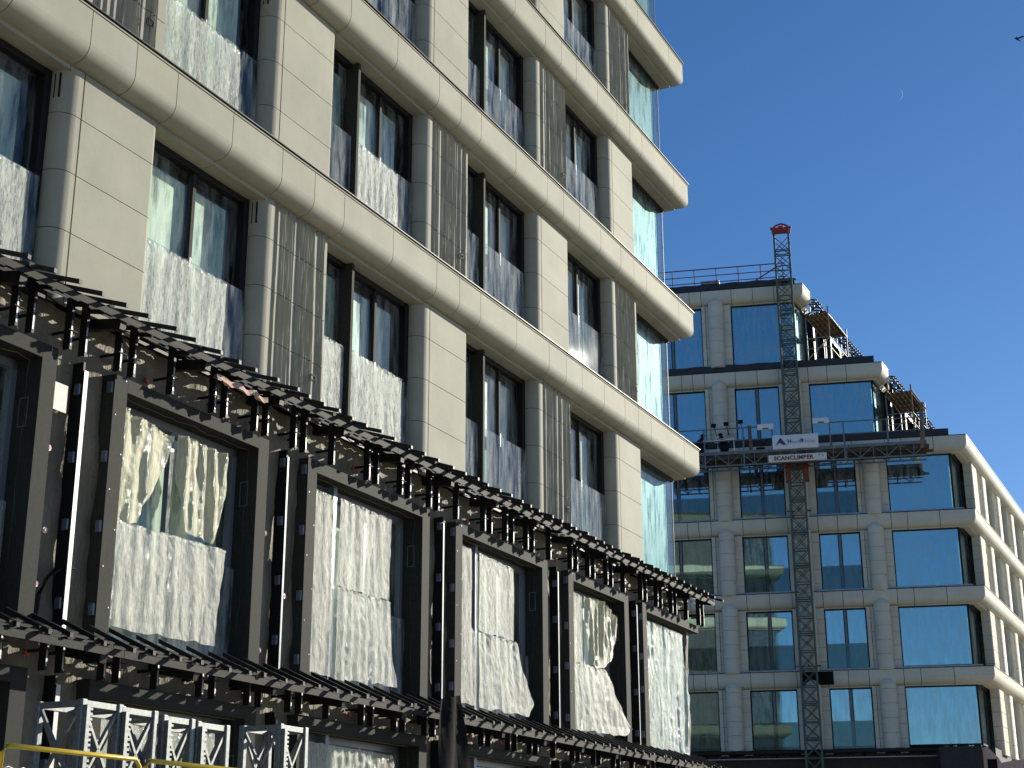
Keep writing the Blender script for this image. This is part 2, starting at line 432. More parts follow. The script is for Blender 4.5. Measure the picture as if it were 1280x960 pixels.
def win_A(parent, s0, s1, z0, z1, fin, filmguard, kind, fs=None):
    """z0 = sill (hidden), z1 = soffit"""
    a2, b2 = z0 + E, z1 + E
    m = MB(); t = .085
    m.box(s0, s1, .5, .64, b2 - t, b2 + .04); m.box(s0, s1, .5, .64, a2, a2 + .08)
    m.box(s0, s0 + .07, .5, .64, a2, b2); m.box(s1 - .11, s1 + .03, .49, .64, a2, b2)
    o = m.build('window', BLACK, parent, bev=.004)
    lm = s0
    if fin:
        f = MB(); f.box(fin - .035, fin + .035, .37, .62, a2, b2 - .02); f.build('fin', DARK, o, bev=.004); lm = fin
    md = (lm + s1) / 2 + .02
    f = MB(); f.box(md - .035, md + .035, .555, .64, a2, b2); f.build('mullion', DARK, o, bev=.004)
    f = MB(); f.box(md - .045, md - .02, .52, .56, a2 + 1.25, a2 + 1.5); f.build('handle', GALV, o)
    pn = [(s0 + .04, md), (md, s1 - .08)] if not fin else [(s0 + .04, fin), (fin, md), (md, s1 - .08)]
    for (p, q) in pn:
        f = MB(); f.box(p + .03, q - .03, .600, .608, a2 + .06, b2 - t); f.build('pane', GLASS_A, o)
        # inner vent frame
        f = MB(); f.box(p + .03, p + .065, .612, .65, a2 + .06, b2 - t); f.box(q - .065, q - .03, .612, .65, a2 + .06, b2 - t)
        f.box(p + .03, q - .03, .612, .65, b2 - t - .05, b2 - t); f.build('sash', BLACK, o)
    f = MB(); f.add([(s0 + .05, .67, a2), (s1 - .3, .67, a2), (s1 - .3, .67, b2 - .25), (s0 + .05, .67, b2 - .25)], [(0, 1, 2, 3)])
    f.build('protective_film', INNER[kind], o)
    for (p, q) in ([(s0 + .01, (s0 + s1) / 2 - .012), ((s0 + s1) / 2 + .012, s1 - .03)] if not fin else [(s0 + .01, fin - .06), (fin + .05, md), (md + .02, s1 - .03)]):
        f = MB(); f.box(p, q, .452, .464, a2, a2 + 1.40); f.build('guard_pane', GUARD, o, bev=.002)
    return o

# grid of upper storeys
ROWS = [(BASE, TOPS[0] - .72)] + [(TOPS[i] + .06, TOPS[i + 1] - .72) for i in range(4)]
FINS = {4: 18.70, 5: 23.18}
for r, (z0, z1) in enumerate(ROWS):
    js = [z1 - .56 - .735 * k for k in range(6)]
    for i in range(len(JAMB)):
        fl = (i + r) % 2 == 0
        # row 0: pier 12.07 plain, 16.08 fluted
        pier(A, JAMB[i], PEND[i], z0 - .1, z1 + .055, fl, i < 3, fl, 100 + r * 10 + i, js)
    for i in range(len(JAMB)):
        s1 = JAMB[i]; s0 = PEND[i - 1] if i else 5.6
        fin = {3: 18.68, 4: 23.16}.get(i)
        win_A(A, s0, s1, z0, z1, fin, False, (i + 2 * r) % 2 if i < 4 and r < 2 else 2 if (i + r) % 3 else 1)
    # corner glazing
    m = MB(); a2, b2 = z0 + E, z1 + E
    m.box(PEND[-1], END - .42, .52, .64, b2 - .07, b2 + .03); m.box(END - .54, END - .42, .55, 13, b2 - .07, b2 + .03)
    m.box(PEND[-1], PEND[-1] + .05, .5, .64, a2, b2); m.box(PEND[-1], END - .42, .5, .64, a2 - .02, a2 + .05)
    m.box(END - .54, END - .42, 3.3, 3.42, a2, b2)
    o = m.build('corner_window', BLACK, A)
    f = MB(); f.box(PEND[-1] + .04, END - .45, .560, .572, a2, b2 - .07); f.build('pane', GLASS_C, o)
    f = MB(); f.box(END - .462, END - .45, .572, 3.3, a2, b2 - .07); f.build('pane', GLASS_C, o)
    f = MB(); f.box(END - .456, END - .440, .552, .566, a2, b2 - .07); f.build('corner_seal', BLACK, o)
    f = MB(); f.add([(PEND[-1] + .05, .66, a2), (END - .62, .66, a2), (END - .62, .66, b2 - .02), (PEND[-1] + .05, .66, b2 - .02)], [(0, 1, 2, 3)])
    f.build('protective_film', INNER_C, o)
    # return wall further in
    f = MB(); f.box(END - .55, END - .25, 3.42, 13, a2, b2); f.build('gable_wall', DBOX, A)
# rooms behind the glass
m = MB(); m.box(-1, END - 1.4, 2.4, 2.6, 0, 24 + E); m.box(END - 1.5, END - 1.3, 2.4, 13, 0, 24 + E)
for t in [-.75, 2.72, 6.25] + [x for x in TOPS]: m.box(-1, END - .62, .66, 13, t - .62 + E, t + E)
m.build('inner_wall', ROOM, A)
m = MB(); m.box(-1, END - .1, .1, 13.9, TOPS[-1] + .08 + E, TOPS[-1] + .2 + E); m.build('roof', ROOFBLK, A)

# ---- lower storeys: membrane wall, portals, brackets, ledges
def wrinkle_wall(parent, s0, s1, z0, z1, holes, off=.36):
    """membrane stretched over the wall, one sheet with openings"""
    xs = sorted(set([s0, s1] + [h for q in holes for h in q[:2]])); m = MB()
    zc = sorted(set([z0, z1] + [h for q in holes for h in q[2:]]))
    nseed = random.uniform(0, 50)
    for xa, xb in zip(xs, xs[1:]):
        for za, zb in zip(zc, zc[1:]):
            cx, cz = (xa + xb) / 2, (za + zb) / 2
            if any(h[0] < cx < h[1] and h[2] < cz < h[3] for h in holes): continue
            nx = max(2, int((xb - xa) / .06)); nz = max(2, int((zb - za) / .09)); vv = []
            for j in range(nz + 1):
                for i in range(nx + 1):
                    x = xa + (xb - xa) * i / nx; z = za + (zb - za) * j / nz
                    d = noise.noise(Vector((x * 3.1, z * 1.1, nseed))) * .06 + noise.noise(Vector((x * 9, z * 3, nseed + 9))) * .03 - abs(noise.noise(Vector((x * 5, z * 1.4, nseed + 4)))) * .05
                    vv.append((x, off - d, z + E))
            m.add(vv, [(j * (nx + 1) + i, j * (nx + 1) + i + 1, (j + 1) * (nx + 1) + i + 1, (j + 1) * (nx + 1) + i) for j in range(nz) for i in range(nx)], True)
    return m.build('wall_membrane', MEMB, parent)

PORT = [(8.55, 12.30), (13.27, 16.43), (17.39, 20.93), (21.82, 25.45), (26.40, 29.48), (30.28, 33.60)]   # outer edges
def storey(parent, zt, zb, ztop):
    """zt = portal top, zb = portal bottom"""
    holes = [(a + .24, b - .24 if b < 33 else 33.35, zb, zt - .18) for a, b in PORT]
    for k, (a, b) in enumerate(PORT):
        last = k == len(PORT) - 1
        m = MB()
        t, ti = .235, .17
        m.box(a, a + t, .2, .212, zb + E, zt + E)
        if not last: m.box(b - t, b, .2, .212, zb + E, zt + E)
        m.box(a + t, b - t if not last else b + .25, .2, .212, zt - ti + E, zt - .002 + E)
        # returns into the opening
        m.box(a + t - .012, a + t, .212, .64, zb + E, zt - ti + E)
        if not last: m.box(b - t, b - t + .012, .212, .64, zb + E, zt - ti + E)
        m.box(a + t, b - t if not last else b + .25, .212, .64, zt - ti + E, zt - ti + .012 + E)
        m.box(a, a + .012, .212, .40, zb + E, zt + E)
        if not last: m.box(b - .012, b, .212, .40, zb + E, zt + E)
        if last: m.box(b + .238, b + .25, .2, 3.0, zt - ti + E, zt - .002 + E)
        o = m.build('portal_frame', DARK, parent, bev=.002)
        for q in range(7):
            f = MB(); x = a + .05 if q % 2 else a + t - .04; f.tube([(x, .199, zb + .4 + q * .45 + E), (x, .194, zb + .4 + q * .45 + E)], .009, 6); f.build('screw', GALV, o)
        if not last:
            f = MB(); y0_, z0_ = .34, zt - .95 + E; xj = b - t - .004
            for (ya, yb, za, zb2) in ((y0_, y0_ + .012, z0_, z0_ + .34), (y0_ + .12, y0_ + .132, z0_, z0_ + .34), (y0_ + .012, y0_ + .12, z0_, z0_ + .012), (y0_ + .012, y0_ + .12, z0_ + .328, z0_ + .34)): f.box(xj, xj + .005, ya, yb, za, zb2)
            f.build('vent_frame', CLIPB, o)
        # window set in the portal
        x0, x1 = a + t, (b - t if not last else 33.40)
        m = MB(); zz0, zz1 = zb + .05 + E, zt - ti + E
        m.box(x0, x1, .55, .64, zz1 - .10, zz1); m.box(x0, x1, .55, .64, zz0, zz0 + .09)
        m.box(x0, x0 + .07, .55, .64, zz0, zz1); m.box(x1 - .09, x1, .55, .64, zz0, zz1)
        wn = m.build('window', FRAMEB, parent, bev=.003)
        fin = {2: 18.42, 3: 22.93}.get(k)
        lm = x0
        if fin:
            f = MB(); f.box(fin - .05, fin + .04, .385, .62, zz0, zz1); f.build('fin', FRAMEB, wn); lm = fin
        md = (lm + x1) / 2 + .0
        f = MB(); f.box(md - .035, md + .035, .56, .64, zz0, zz1); f.build('mullion', FRAMEB, wn)
        for p, q in ([(x0, md), (md, x1)] if not fin else [(x0, fin), (fin, md), (md, x1)]):
            f = MB(); f.box(p + .04, q - .04, .6, .608, zz0 + .05, zz1 - .1); f.build('pane', GLASS_A, wn)
            f = MB(); f.box(p + .04, q - .04, .475, .487, zz0, zz0 + 1.30); f.build('guard_pane', GUARD, wn)
        if last:
            f = MB(); f.box(x1 - .012, x1, .64, 3.0, zz0 + .05, zz1 - .1); f.build('pane', GLASS_C, wn)
        f = MB(); f.add([(x0 + .05, .74, zz0), (x1 - .1, .74, zz0), (x1 - .1, .74, zz1 - .1), (x0 + .05, .74, zz1 - .1)], [(0, 1, 2, 3)])
        f.build('protective_film', INNER[k % 2], wn)
    wrinkle_wall(parent, 7.4, 33.5, zb, ztop, holes)
    # rails between the portals
    gaps = [(PORT[i][1], PORT[i + 1][0]) for i in range(len(PORT) - 1)]
    for gi, (ga, gb) in enumerate(gaps):
        for bright in (1,):
            x = ga + .46
            m = MB(); m.box(x - .03, x - .022, .205, .37, zb - .1 + E, zt - .02 + E); m.box(x - .022, x + .0, .205, .21, zb - .1 + E, zt - .02 + E)
            if bright:
                o = m.build('cladding_rail', BLACK, parent)
                f = MB(); f.box(x - .02, x + (.045 if gi == 0 else .018), .192, .20, zb - .1 + E, zt - .12 + E)
                f.box(x + .02, x + .024, .21, .36, zb - .1 + E, zt - .12 + E)
                f.build('rail_face', GALV if gi == 0 else RAILB, o)
            else: o = m.build('cladding_rail', BLACK, parent)
            for q in range(4):
                z = zb + .35 + q * .82 + random.uniform(-.1, .1)
                f = MB(); f.box(x - .062, x - .031, .215, .295, z + E, z + .13 + E); f.build('clip', CLIPB, o, bev=.006)
        x = gb
        for q in range(4):
            z = zb + .3 + q * .85 + random.uniform(-.1, .1)
            m = MB(); m.box(x - .035, x - .001, .215, .29, z + E, z + .14 + E); m.build('clip', CLIPB, parent, bev=.006)
        # loose cable and fixings
        for q in range(4):
            xx = ga + random.choice((.12, .18, gb - ga - .28)); zz = zb + .5 + q * .7 + random.uniform(-.2, .2)
            m = MB(); m.tube([(xx, .34, zz + E), (xx, .315, zz + E)], .036, 12); fo = m.build('fixing_washer', WHITE, parent)
            m = MB(); m.tube([(xx, .316, zz + E), (xx, .306, zz + E)], .02, 10); m.build('fixing_cap', REDF, fo)
    # fixings above the portals
    x = 11.4
    while x < 33:
        m = MB(); zz = zt + .17 + random.uniform(-.05, .05)
        m.tube([(x, .34, zz + E), (x, .315, zz + E)], .036, 12); fo = m.build('fixing_washer', REDF, parent)
        x += random.uniform(.9, 1.5)

def ledge(parent, zo, slope, off_o, zt_wall, zport, nraft, over):
    """projecting steel ledge frame: rafters falling outward over rails, on outrigger arms and struts"""
    zr = lambda o: zo + slope * (o - off_o)
    grp = parent
    S1 = END + .10
    # rails (parallel to the wall)
    for o, hh in ((off_o + over, .085), (off_o + over + .16, .07), (off_o + over + .32, .06), (off_o + over + .46, .06)):
        m = MB(); z = zr(o) - .035
        x = 7.2
        while x < S1 - .1:
            x2 = min(S1, x + 3.0)
            m.box(x + .004, x2 - .004, o, o + .006, z - hh + E, z + E); m.box(x + .004, x2 - .004, o, o + .06, z - .006 + E, z + E)
            x = x2
        m.build('ledge_rail', STEELD, grp)
    # rafters
    protoR = None
    x = 7.3; k = 0
    while x < S1 + .03 and k < 98:
        tl = random.uniform(-.03, .05); st = random.uniform(-.06, .04)
        if protoR is None:
            m = MB(); m.box(-.024, .024, off_o - .04, .24, -.05, 0)
            # shear the flat bar to the slope
            me_v = [Vector((v.x, v.y, v.z + slope * (v.y - off_o))) for v in m.v]; m.v = me_v
            protoR = m.build('rafter', BLACK, grp); protoR.location = (x, 0, zo + .02 + E)
            o = protoR
        else:
            o = copyo(protoR, grp); o.location = (x, st, zo + .05 + E + st * slope); o.rotation_euler = (tl * .4, 0, tl)
        # small upstand plate on the rail beside the rafter
        x += random.choice((.37, .42, .46, .40)) ; k += 1
    proto = None; x = 7.45; k = 0
    while x < S1 and k < 98:
        if proto is None:
            m = MB(); m.box(-.04, .04, off_o + over - .012, off_o + over - .004, -.03, .04); m.box(-.05, .05, off_o + over - .004, off_o + over + .07, -.02, -.012)
            proto = m.build('bracket_plate', STEELD, grp); o = proto
        else: o = copyo(proto, grp)
        o.location = (x, 0, zr(off_o + over) + E); x += random.choice((.42, .84, .46)); k += 1
    # outrigger arms
    proto = None; x = 8.05
    while x < S1 - .2:
        if proto is None:
            m = MB(); o0, o1 = off_o + over + .03, .40
            m.bar((0, o0, zr(o0) - .16), (0, o1, zr(o0) - .16 + slope * .45 * (o1 - o0)), .11, .13)
            proto = m.build('outrigger_arm', BLACK, grp, bev=.006); o = proto; o.location = (x, 0, E)
        else: o = copyo(proto, grp); o.location = (x, 0, E)
        x += 1.62
    # struts with diagonals, in pairs, standing over the portal tops
    proto = None; x = 7.9; k = 0
    while x < S1 - .25:
        for d in ((0, .25) if k % 4 < 3 else (0,)):
            if proto is None:
                m = MB(); zb_ = zport - .02; zt_ = zr(.0) - .09
                m.box(-.045, -.038, .06, .15, zb_ + .0, zt_ + .05); m.box(-.045, -.035, .15, .36, zb_ + .20, zb_ + .235)
                m.box(-.045, -.005, .052, .06, zb_, zt_ + .03)
                m.bar((-.02, .12, zt_ - .02), (-.02, off_o + over + .05, zr(off_o + over) - .10), .03, .05)
                proto = m.build('strut', BLACK, grp)
                f = MB(); f.box(-.046, -.026, .044, .0515, zb_ + .04, zb_ + .34)
                fo = f.build('strut_face', GALV, proto)
                f = MB(); f.bar((-.09, .04, zb_ + .22), (.05, .04, zb_ + .22), .010); f2 = f.build('bolt', STEELD, proto)
                proto.location = (x, 0, E); o = proto
            else:
                o = copyo(proto, grp); o.location = (x + d, 0, E)
                for ch in (fo, f2): copyo(ch, o)
        k += 1; x += random.choice((.85, .98, .92))
    # service conduit and cables slung under the rails
    m = MB(); pts = []; x = 7.3; zc = zr(.2) - .10
    while x < S1: pts.append((x, .22 + .05 * math.sin(x * 2.1), zc + E - .05 * abs(math.sin(x * 1.9)) + .02 * math.sin(x * 7))); x += .12
    m.tube(pts, .009, 5); m.build('slung_cable', BLACK, grp)

storey(A, 5.76, 2.62, 6.38)
storey(A, 2.20, -1.55, 2.60)
lg = [(6.27, .32, -.42, 5.76, .22), (2.48, .45, -.36, 2.20, .05)]
for zo, slp, oo, zp, ov in lg:
    ledge(A, zo, slp, oo, None, zp, 0, ov)
# plinth floor slab behind the ledges
m = MB()
m.box(7, 33.6, .56, .9, 5.80 + E, 6.42 + E); m.box(7, 33.6, .56, .9, 2.22 + E, 2.55 + E); m.box(7, 33.6, .5, .9, 0, .05 + 0)
m.build('floor_edge', JOINT, A)
m = MB(); m.box(33.28, 33.5, .56, 13, 5.8 + E, 6.42 + E); m.box(33.1, 33.4, 3.0, 13, 0, 5.8 + E); m.box(33.2, 33.48, .57, 3.0, -1.6 + E, -1.5 + E); m.box(33.28, 33.48, .56, 13, 2.22 + E, 2.55 + E)
m.build('gable_wall', DBOX, A)
# base course under the first stone storey, above ledge
m = MB(); m.box(7, 33.4, .3, .56, 6.32 + E, 6.41 + E); m.build('sill_flashing', BLACK, A)

# ================================================================== plastic sheets on building A (things of their own)
def lerp_edge(pts, z):
    """pts = [(s,z)...] from top to bottom"""
    if z >= pts[0][1]: return pts[0][0]
    for (s0, z0), (s1, z1) in zip(pts, pts[1:]):
        if z1 <= z <= z0:
            t = (z0 - z) / max(1e-6, z0 - z1); return s0 + (s1 - s0) * t
    return pts[-1][0]
MA = Matrix.Translation(-DA * na) @ Matrix.Rotation(rzA, 4, 'Z')
def sheet(name, label, left, right, off, m, seed, amp=.02, gather=0., billow=None, ztop=None, thick=0, group='plastic sheets on the lower windows'):
    rnd = random.Random(seed)
    zt = max(left[0][1], right[0][1]); zb = min(left[-1][1], right[-1][1])
    nx, nz = 90, 70; vv = []
    fr = [(rnd.uniform(8, 34), rnd.uniform(0, 6.28), rnd.uniform(.2, 1), rnd.uniform(-1.5, 1.5)) for _ in range(6)]
    ox, oz = left[0][0], zb
    for j in range(nz + 1):
        v = j / nz
        for i in range(nx + 1):
            u = i / nx
            zl = left[0][1] + (left[-1][1] - left[0][1]) * v; zr = right[0][1] + (right[-1][1] - right[0][1]) * v
            sl, sr_ = lerp_edge(left, zl), lerp_edge(right, zr)
            s = sl + (sr_ - sl) * u; z = zl + (zr - zl) * u
            d = sum(a * math.sin(f * (s - ox) + p + c * v * 3) for f, p, a, c in fr) / 3 * amp * (.6 + gather * (1 - v) * .8)
            d += noise.noise(Vector((s * 4, z * .9, seed))) * amp * .9 + noise.noise(Vector((s * 13, z * 3.2, seed + 3))) * amp * .2 + abs(noise.noise(Vector((s * 7 + z * 2, z * 5, seed + 5)))) * amp * .45
            z += (noise.noise(Vector((s * 4, seed, v * 2))) * .030 + .015 * math.sin(s * 9 + seed)) * (v ** 6) + noise.noise(Vector((s * 6, seed, 0))) * .012 * (1 - v) ** 8
            d += noise.noise(Vector((s * 22, z * 30, seed + 11))) * .03 * max(0, 1 - v / .07)
            b = billow(u, v) if billow else 0
            vv.append((s + noise.noise(Vector((s * 3, z * 5, seed + 7))) * .02 * (u > .9), off - d - b, z + E))
    mb = MB(); mb.add(vv, [(j * (nx + 1) + i, (j + 1) * (nx + 1) + i, (j + 1) * (nx + 1) + i + 1, j * (nx + 1) + i + 1) for j in range(nz) for i in range(nx)], True)
    o = mb.build(name, m)
    o.matrix_world = MA @ Matrix.Translation((0, 0, 0))
    tag(o, label, 'plastic sheet', group)
    return o
O = .36
S_ = sheet
S_('plastic_sheet', 'yellowed plastic bunched like a curtain, upper left of the leftmost fully visible steel-framed window', [(13.45, 5.50), (13.5, 4.7), (13.5, 4.08)], [(14.60, 5.34), (14.5, 4.95), (14.30, 4.6), (14.1, 4.35), (14.05, 4.12)], O, FILM_Y, 1, .035, 1)
S_('plastic_sheet', 'yellowed plastic gathered at the upper right of the leftmost fully visible steel-framed window', [(14.72, 5.42), (14.72, 4.9), (14.85, 4.5), (14.95, 4.22)], [(15.70, 5.40), (15.77, 5.07), (15.68, 4.7), (15.60, 4.35), (15.50, 4.16)], O, FILM_Y, 2, .04, 1.2)
S_('plastic_sheet', 'wide grey-white plastic over the lower half of the leftmost fully visible steel-framed window', [(13.5, 4.10), (13.5, 2.84)], [(15.82, 4.14), (15.74, 3.6), (15.68, 2.90)], O, FILM, 3, .022, .3)
S_('plastic_sheet', 'full-height strip of crumpled polythene left of the post in the second lower window', [(17.60, 5.42), (17.60, 2.82)], [(18.30, 5.42), (18.36, 4.0), (18.36, 2.84)], O, FILM, 4, .02)
S_('plastic_sheet', 'crumpled polythene over the upper right part of the second lower window', [(18.52, 5.44), (18.48, 4.13)], [(19.98, 5.42), (19.97, 4.15)], O, FILM, 5, .018)
S_('plastic_sheet', 'heavily creased polythene over the lower right part of the second lower window', [(18.48, 4.12), (18.50, 2.80)], [(20.0, 4.13), (20.06, 3.4), (20.22, 2.88)], O - .02, FILM, 6, .028)
S_('plastic_sheet', 'narrow strip of polythene left of the post in the third lower window', [(22.02, 5.48), (22.02, 2.84)], [(22.70, 5.48), (22.72, 4.15), (22.86, 4.05), (22.88, 2.87)], O, FILM, 7, .02)
S_('plastic_sheet', 'smooth whitish polythene over the upper right part of the third lower window', [(22.97, 5.47), (22.98, 4.12)], [(24.33, 5.42), (24.32, 4.13)], O, FILM, 8, .016)
S_('plastic_sheet', 'polythene flaring out to the right below the guard line of the third lower window', [(22.98, 4.11), (22.99, 2.84)], [(24.44, 4.12), (24.62, 3.6), (24.80, 3.34), (24.98, 3.08), (24.74, 2.86)], O, FILM, 9, .03, 0, lambda u, v: .10 * u * v)
S_('plastic_sheet', 'yellowish plastic rag hanging loose at the upper right of the fourth lower window', [(27.45, 5.44), (27.6, 4.8), (27.7, 4.13)], [(28.20, 5.44), (28.7, 5.30), (28.95, 5.10), (28.75, 4.67), (28.52, 4.28), (28.2, 4.1)], O, FILM_Y, 10, .05, .6, lambda u, v: .12 * u)
S_('plastic_sheet', 'pale polythene strip at the upper left of the fourth lower window', [(26.62, 5.46), (26.62, 4.09)], [(27.40, 5.44), (27.42, 4.11)], O, FILM, 11, .018)
S_('plastic_sheet', 'plastic sheet blown out to a point at the lower right of the fourth lower window', [(26.62, 4.10), (26.62, 2.82)], [(28.50, 4.12), (28.70, 3.8), (28.95, 3.45), (29.36, 3.02), (28.95, 2.84)], O - .02, FILM, 12, .04, 0, lambda u, v: .22 * u * v)
S_('plastic_sheet', 'pale green creased plastic over the whole glazed corner of the steel-framed storey', [(30.50, 5.47), (30.50, 2.78)], [(33.02, 5.45), (33.12, 4.45), (33.36, 4.07), (33.24, 3.52), (33.26, 2.76)], O, FILM_P, 13, .035, .2, lambda u, v: .06 * u)
# storey below
S_('plastic_sheet', 'crumpled polythene on the window behind the lattice mast sections, lowest storey', [(13.5, 1.9), (13.5, -1.2)], [(15.8, 1.85), (15.8, -1.2)], O, FILM, 14, .02)
S_('plastic_sheet', 'polythene across the lowest-storey window right of the lattice mast sections', [(17.6, 1.9), (17.6, -1.2)], [(20.2, 1.86), (20.1, -1.2)], O, FILM, 15, .03)
# crinkled film on the glass guards of the upper storeys
GG = 'plastic film on the upper glass guards'
S_('plastic_film', 'bright crinkled film on the glass guard at the left edge, above the steel ledge', [(9.7, 7.82), (9.7, 6.4)], [(11.85, 7.80), (11.85, 6.4)], .44, FILM_G, 21, .012, group=GG)
S_('plastic_film', 'bright crinkled film on the guard of the second upper window, right above the ledge', [(13.6, 7.80), (13.6, 6.4)], [(15.60, 7.78), (15.58, 6.4)], .44, FILM_G, 22, .014, group=GG)
S_('plastic_film', 'white streaky film left of the fin, third window of the lowest stone storey', [(17.7, 7.85), (17.7, 6.4)], [(18.58, 7.84), (18.58, 6.4)], .44, FILM_G, 23, .012, group=GG)
S_('plastic_film', 'white streaky film right of the fin, third window of the lowest stone storey', [(18.75, 7.85), (18.75, 6.4)], [(20.35, 7.84), (20.35, 6.4)], .44, FILM_G, 24, .014, group=GG)
S_('plastic_film', 'blue-grey wrinkled film on the guard of the second window, second stone storey', [(13.6, 11.40), (13.6, 9.98)], [(15.62, 11.36), (15.6, 9.98)], .44, FILM_G, 25, .012, group=GG)
S_('plastic_film', 'glinting film on the guard right of the fin, third window of the second stone storey', [(18.75, 11.40), (18.75, 9.98)], [(20.1, 11.38), (20.1, 9.98)], .44, FILM_G, 26, .014, group=GG)

# white board on the membrane
m = MB(); m.box(12.335, 12.56, .25, .265, 5.08 + E, 5.40 + E)
o = m.build('board', BOARD); o.matrix_world = MA
tag(o, 'small blank white board fixed to the brown membrane between two dark portals', 'board')
# loose hose by the first portal
m = MB()
for k in range(4):
    m.tube([(12.45 + .03 * k, .4, 2.6 + E), (12.43 + .03 * k, .34, 2.95 + .03 * k + E), (12.52 + .03 * k, .28, 3.2 + .03 * k + E), (12.72 + .02 * k, .24, 3.34 + .02 * k + E), (12.84 + .02 * k, .22, 3.36 + E)], .012, 6)
o = m.build('cable_bundle', BLACK); o.matrix_world = MA
tag(o, 'bent bundle of black cables sticking out of the brown membrane above the lower ledge', 'cables')
mb = MB(); vv = []
for i in range(25):
    u = i / 24; zz = 6.07 + .02 * math.sin(u * 19) + E
    vv += [(14.65 + u * 1.1, -.16 + .02 * math.sin(u * 31), zz), (14.67 + u * 1.1, -.20 + .015 * math.sin(u * 23), zz + .05), (14.66 + u * 1.1, -.23, zz - .03 + .01 * math.sin(u * 40))]
mb.add(vv, [(3 * i + j, 3 * i + 3 + j, 3 * i + 3 + (j + 1) % 3, 3 * i + (j + 1) % 3) for i in range(24) for j in range(3)])
o = mb.build('wrap_scrap', PINK); o.matrix_world = MA
tag(o, 'pale pinkish scrap of wrapping lying along the upper steel ledge', 'scrap')
# dark tarpaulin strip hanging from the lower ledge
mb = MB(); vv = []
for j in range(13):
    for i in range(9):
        u, v = i / 8, j / 12
        vv.append((19.95 + u * .62 - v * .05 + .25 * v * u, -.58 + .05 * math.sin(u * 9 + v * 3) - .04 * v, 2.62 - v * 1.25 + .12 * u * (1 - v) + E))
mb.add(vv, [(j * 9 + i, (j + 1) * 9 + i, (j + 1) * 9 + i + 1, j * 9 + i + 1) for j in range(12) for i in range(8)], True)
o = mb.build('tarpaulin', JOINT); o.matrix_world = MA
tag(o, 'black tarpaulin strip hanging over the edge of the lower steel ledge', 'tarpaulin')

# ================================================================== mast sections and guard rail in front of building A
def lattice(mb_l, mb_b, x0, y0, w_, z0, z1, step, leg=.06, br=.03, faces=4):
    P = [(x0, y0), (x0 + w_, y0), (x0 + w_, y0 + w_), (x0, y0 + w_)]
    for x, y in P: mb_l.box(x - leg / 2, x + leg / 2, y - leg / 2, y + leg / 2, z0, z1)
    n = max(1, round((z1 - z0) / step)); h = (z1 - z0) / n
    for i in range(n + 1):
        z = z0 + i * h
        for k in range(4):
            a, b = P[k], P[(k + 1) % 4]; e = -br if i == n else (br if i == 0 else 0)
            mb_b.bar((*a, z + e), (*b, z + e), br, br * 1.5)
        if i < n:
            for k in range(4):
                a, b = P[k], P[(k + 1) % 4]
                mb_b.bar((*a, z + .03), (*b, z + h - .03), br * .8); mb_b.bar((*b, z + .03), (*a, z + h - .03), br * .8)
for k, (s, zt, wd, lab) in enumerate([(9.55, 1.43, .44, 'leftmost galvanised lattice mast section of the row standing by the dark facade'),
                           (10.02, 1.42, .42, 'second galvanised lattice mast section from the left in the row by the facade'),
                           (10.57, 1.40, .38, 'middle galvanised lattice mast section of the row by the facade'),
                           (11.04, 1.39, .42, 'galvanised lattice mast section just left of the gap in the row'),
                           (12.31, 1.48, .42, 'lattice mast section standing apart at the right end of the row')]):
    r_ = empty('mast_section', MA @ Vector((s, -3, 0)), rzA)
    tag(r_, lab, 'mast section', 'lattice mast sections standing by the facade')
    l, b = MB(), MB(); lattice(l, b, 0, 0, wd, 0, zt + E, .78, .062, .034)
    # split legs so each is a part
    P = [(0, 0), (wd, 0), (wd, wd), (0, wd)]
    for x, y in P:
        q = MB(); q.box(x - .031, x + .031, y - .031, y + .031, 0, zt + E); q.build('leg', MASTS, r_, bev=.01)
    b.build('bracing', MASTS, r_, bev=.003)
    q = MB(); q.box(-.02, .02, -.075, -.033, .05, zt + E - .05)
    z = .06
    while z < zt + E - .08: q.box(.02, .05, -.073, -.036, z, z + .02); z += .04
    q.build('gear_rack', MASTS, r_)
rr = empty('guard_rail', MA @ Vector((6.0, -5, 0)), rzA)
tag(rr, 'yellow tubular guard rail in front of the lattice mast sections', 'guard rail')
zr_ = .77 + E
for x0, x1 in ((-1.2, .60), (.66, 1.86), (1.92, 4.2)):
    q = MB(); q.tube([(x0, 0, 0), (x0, 0, zr_ - .04), (x0 + .04, 0, zr_), (x1 - .04, 0, zr_), (x1, 0, zr_ - .04), (x1, 0, 0)], .015, 12); q.build('rail_frame', YELLOW, rr)
    q = MB(); q.tube([(x0, 0, zr_ - .5), (x1, 0, zr_ - .5)], .018, 10); q.build('mid_rail', YELLOW, rr)
    q = MB()
    for dz in (.10, .118):
        pts = [(x0 + (x1 - x0) * k / 40, .012 * math.sin(k * 1.6 + dz * 90), zr_ - dz - .02 + .006 * math.cos(k * 1.6 + dz * 90)) for k in range(41)]
        q.tube(pts, .0045, 5)
    q.build('twisted_wire', GALV, rr)

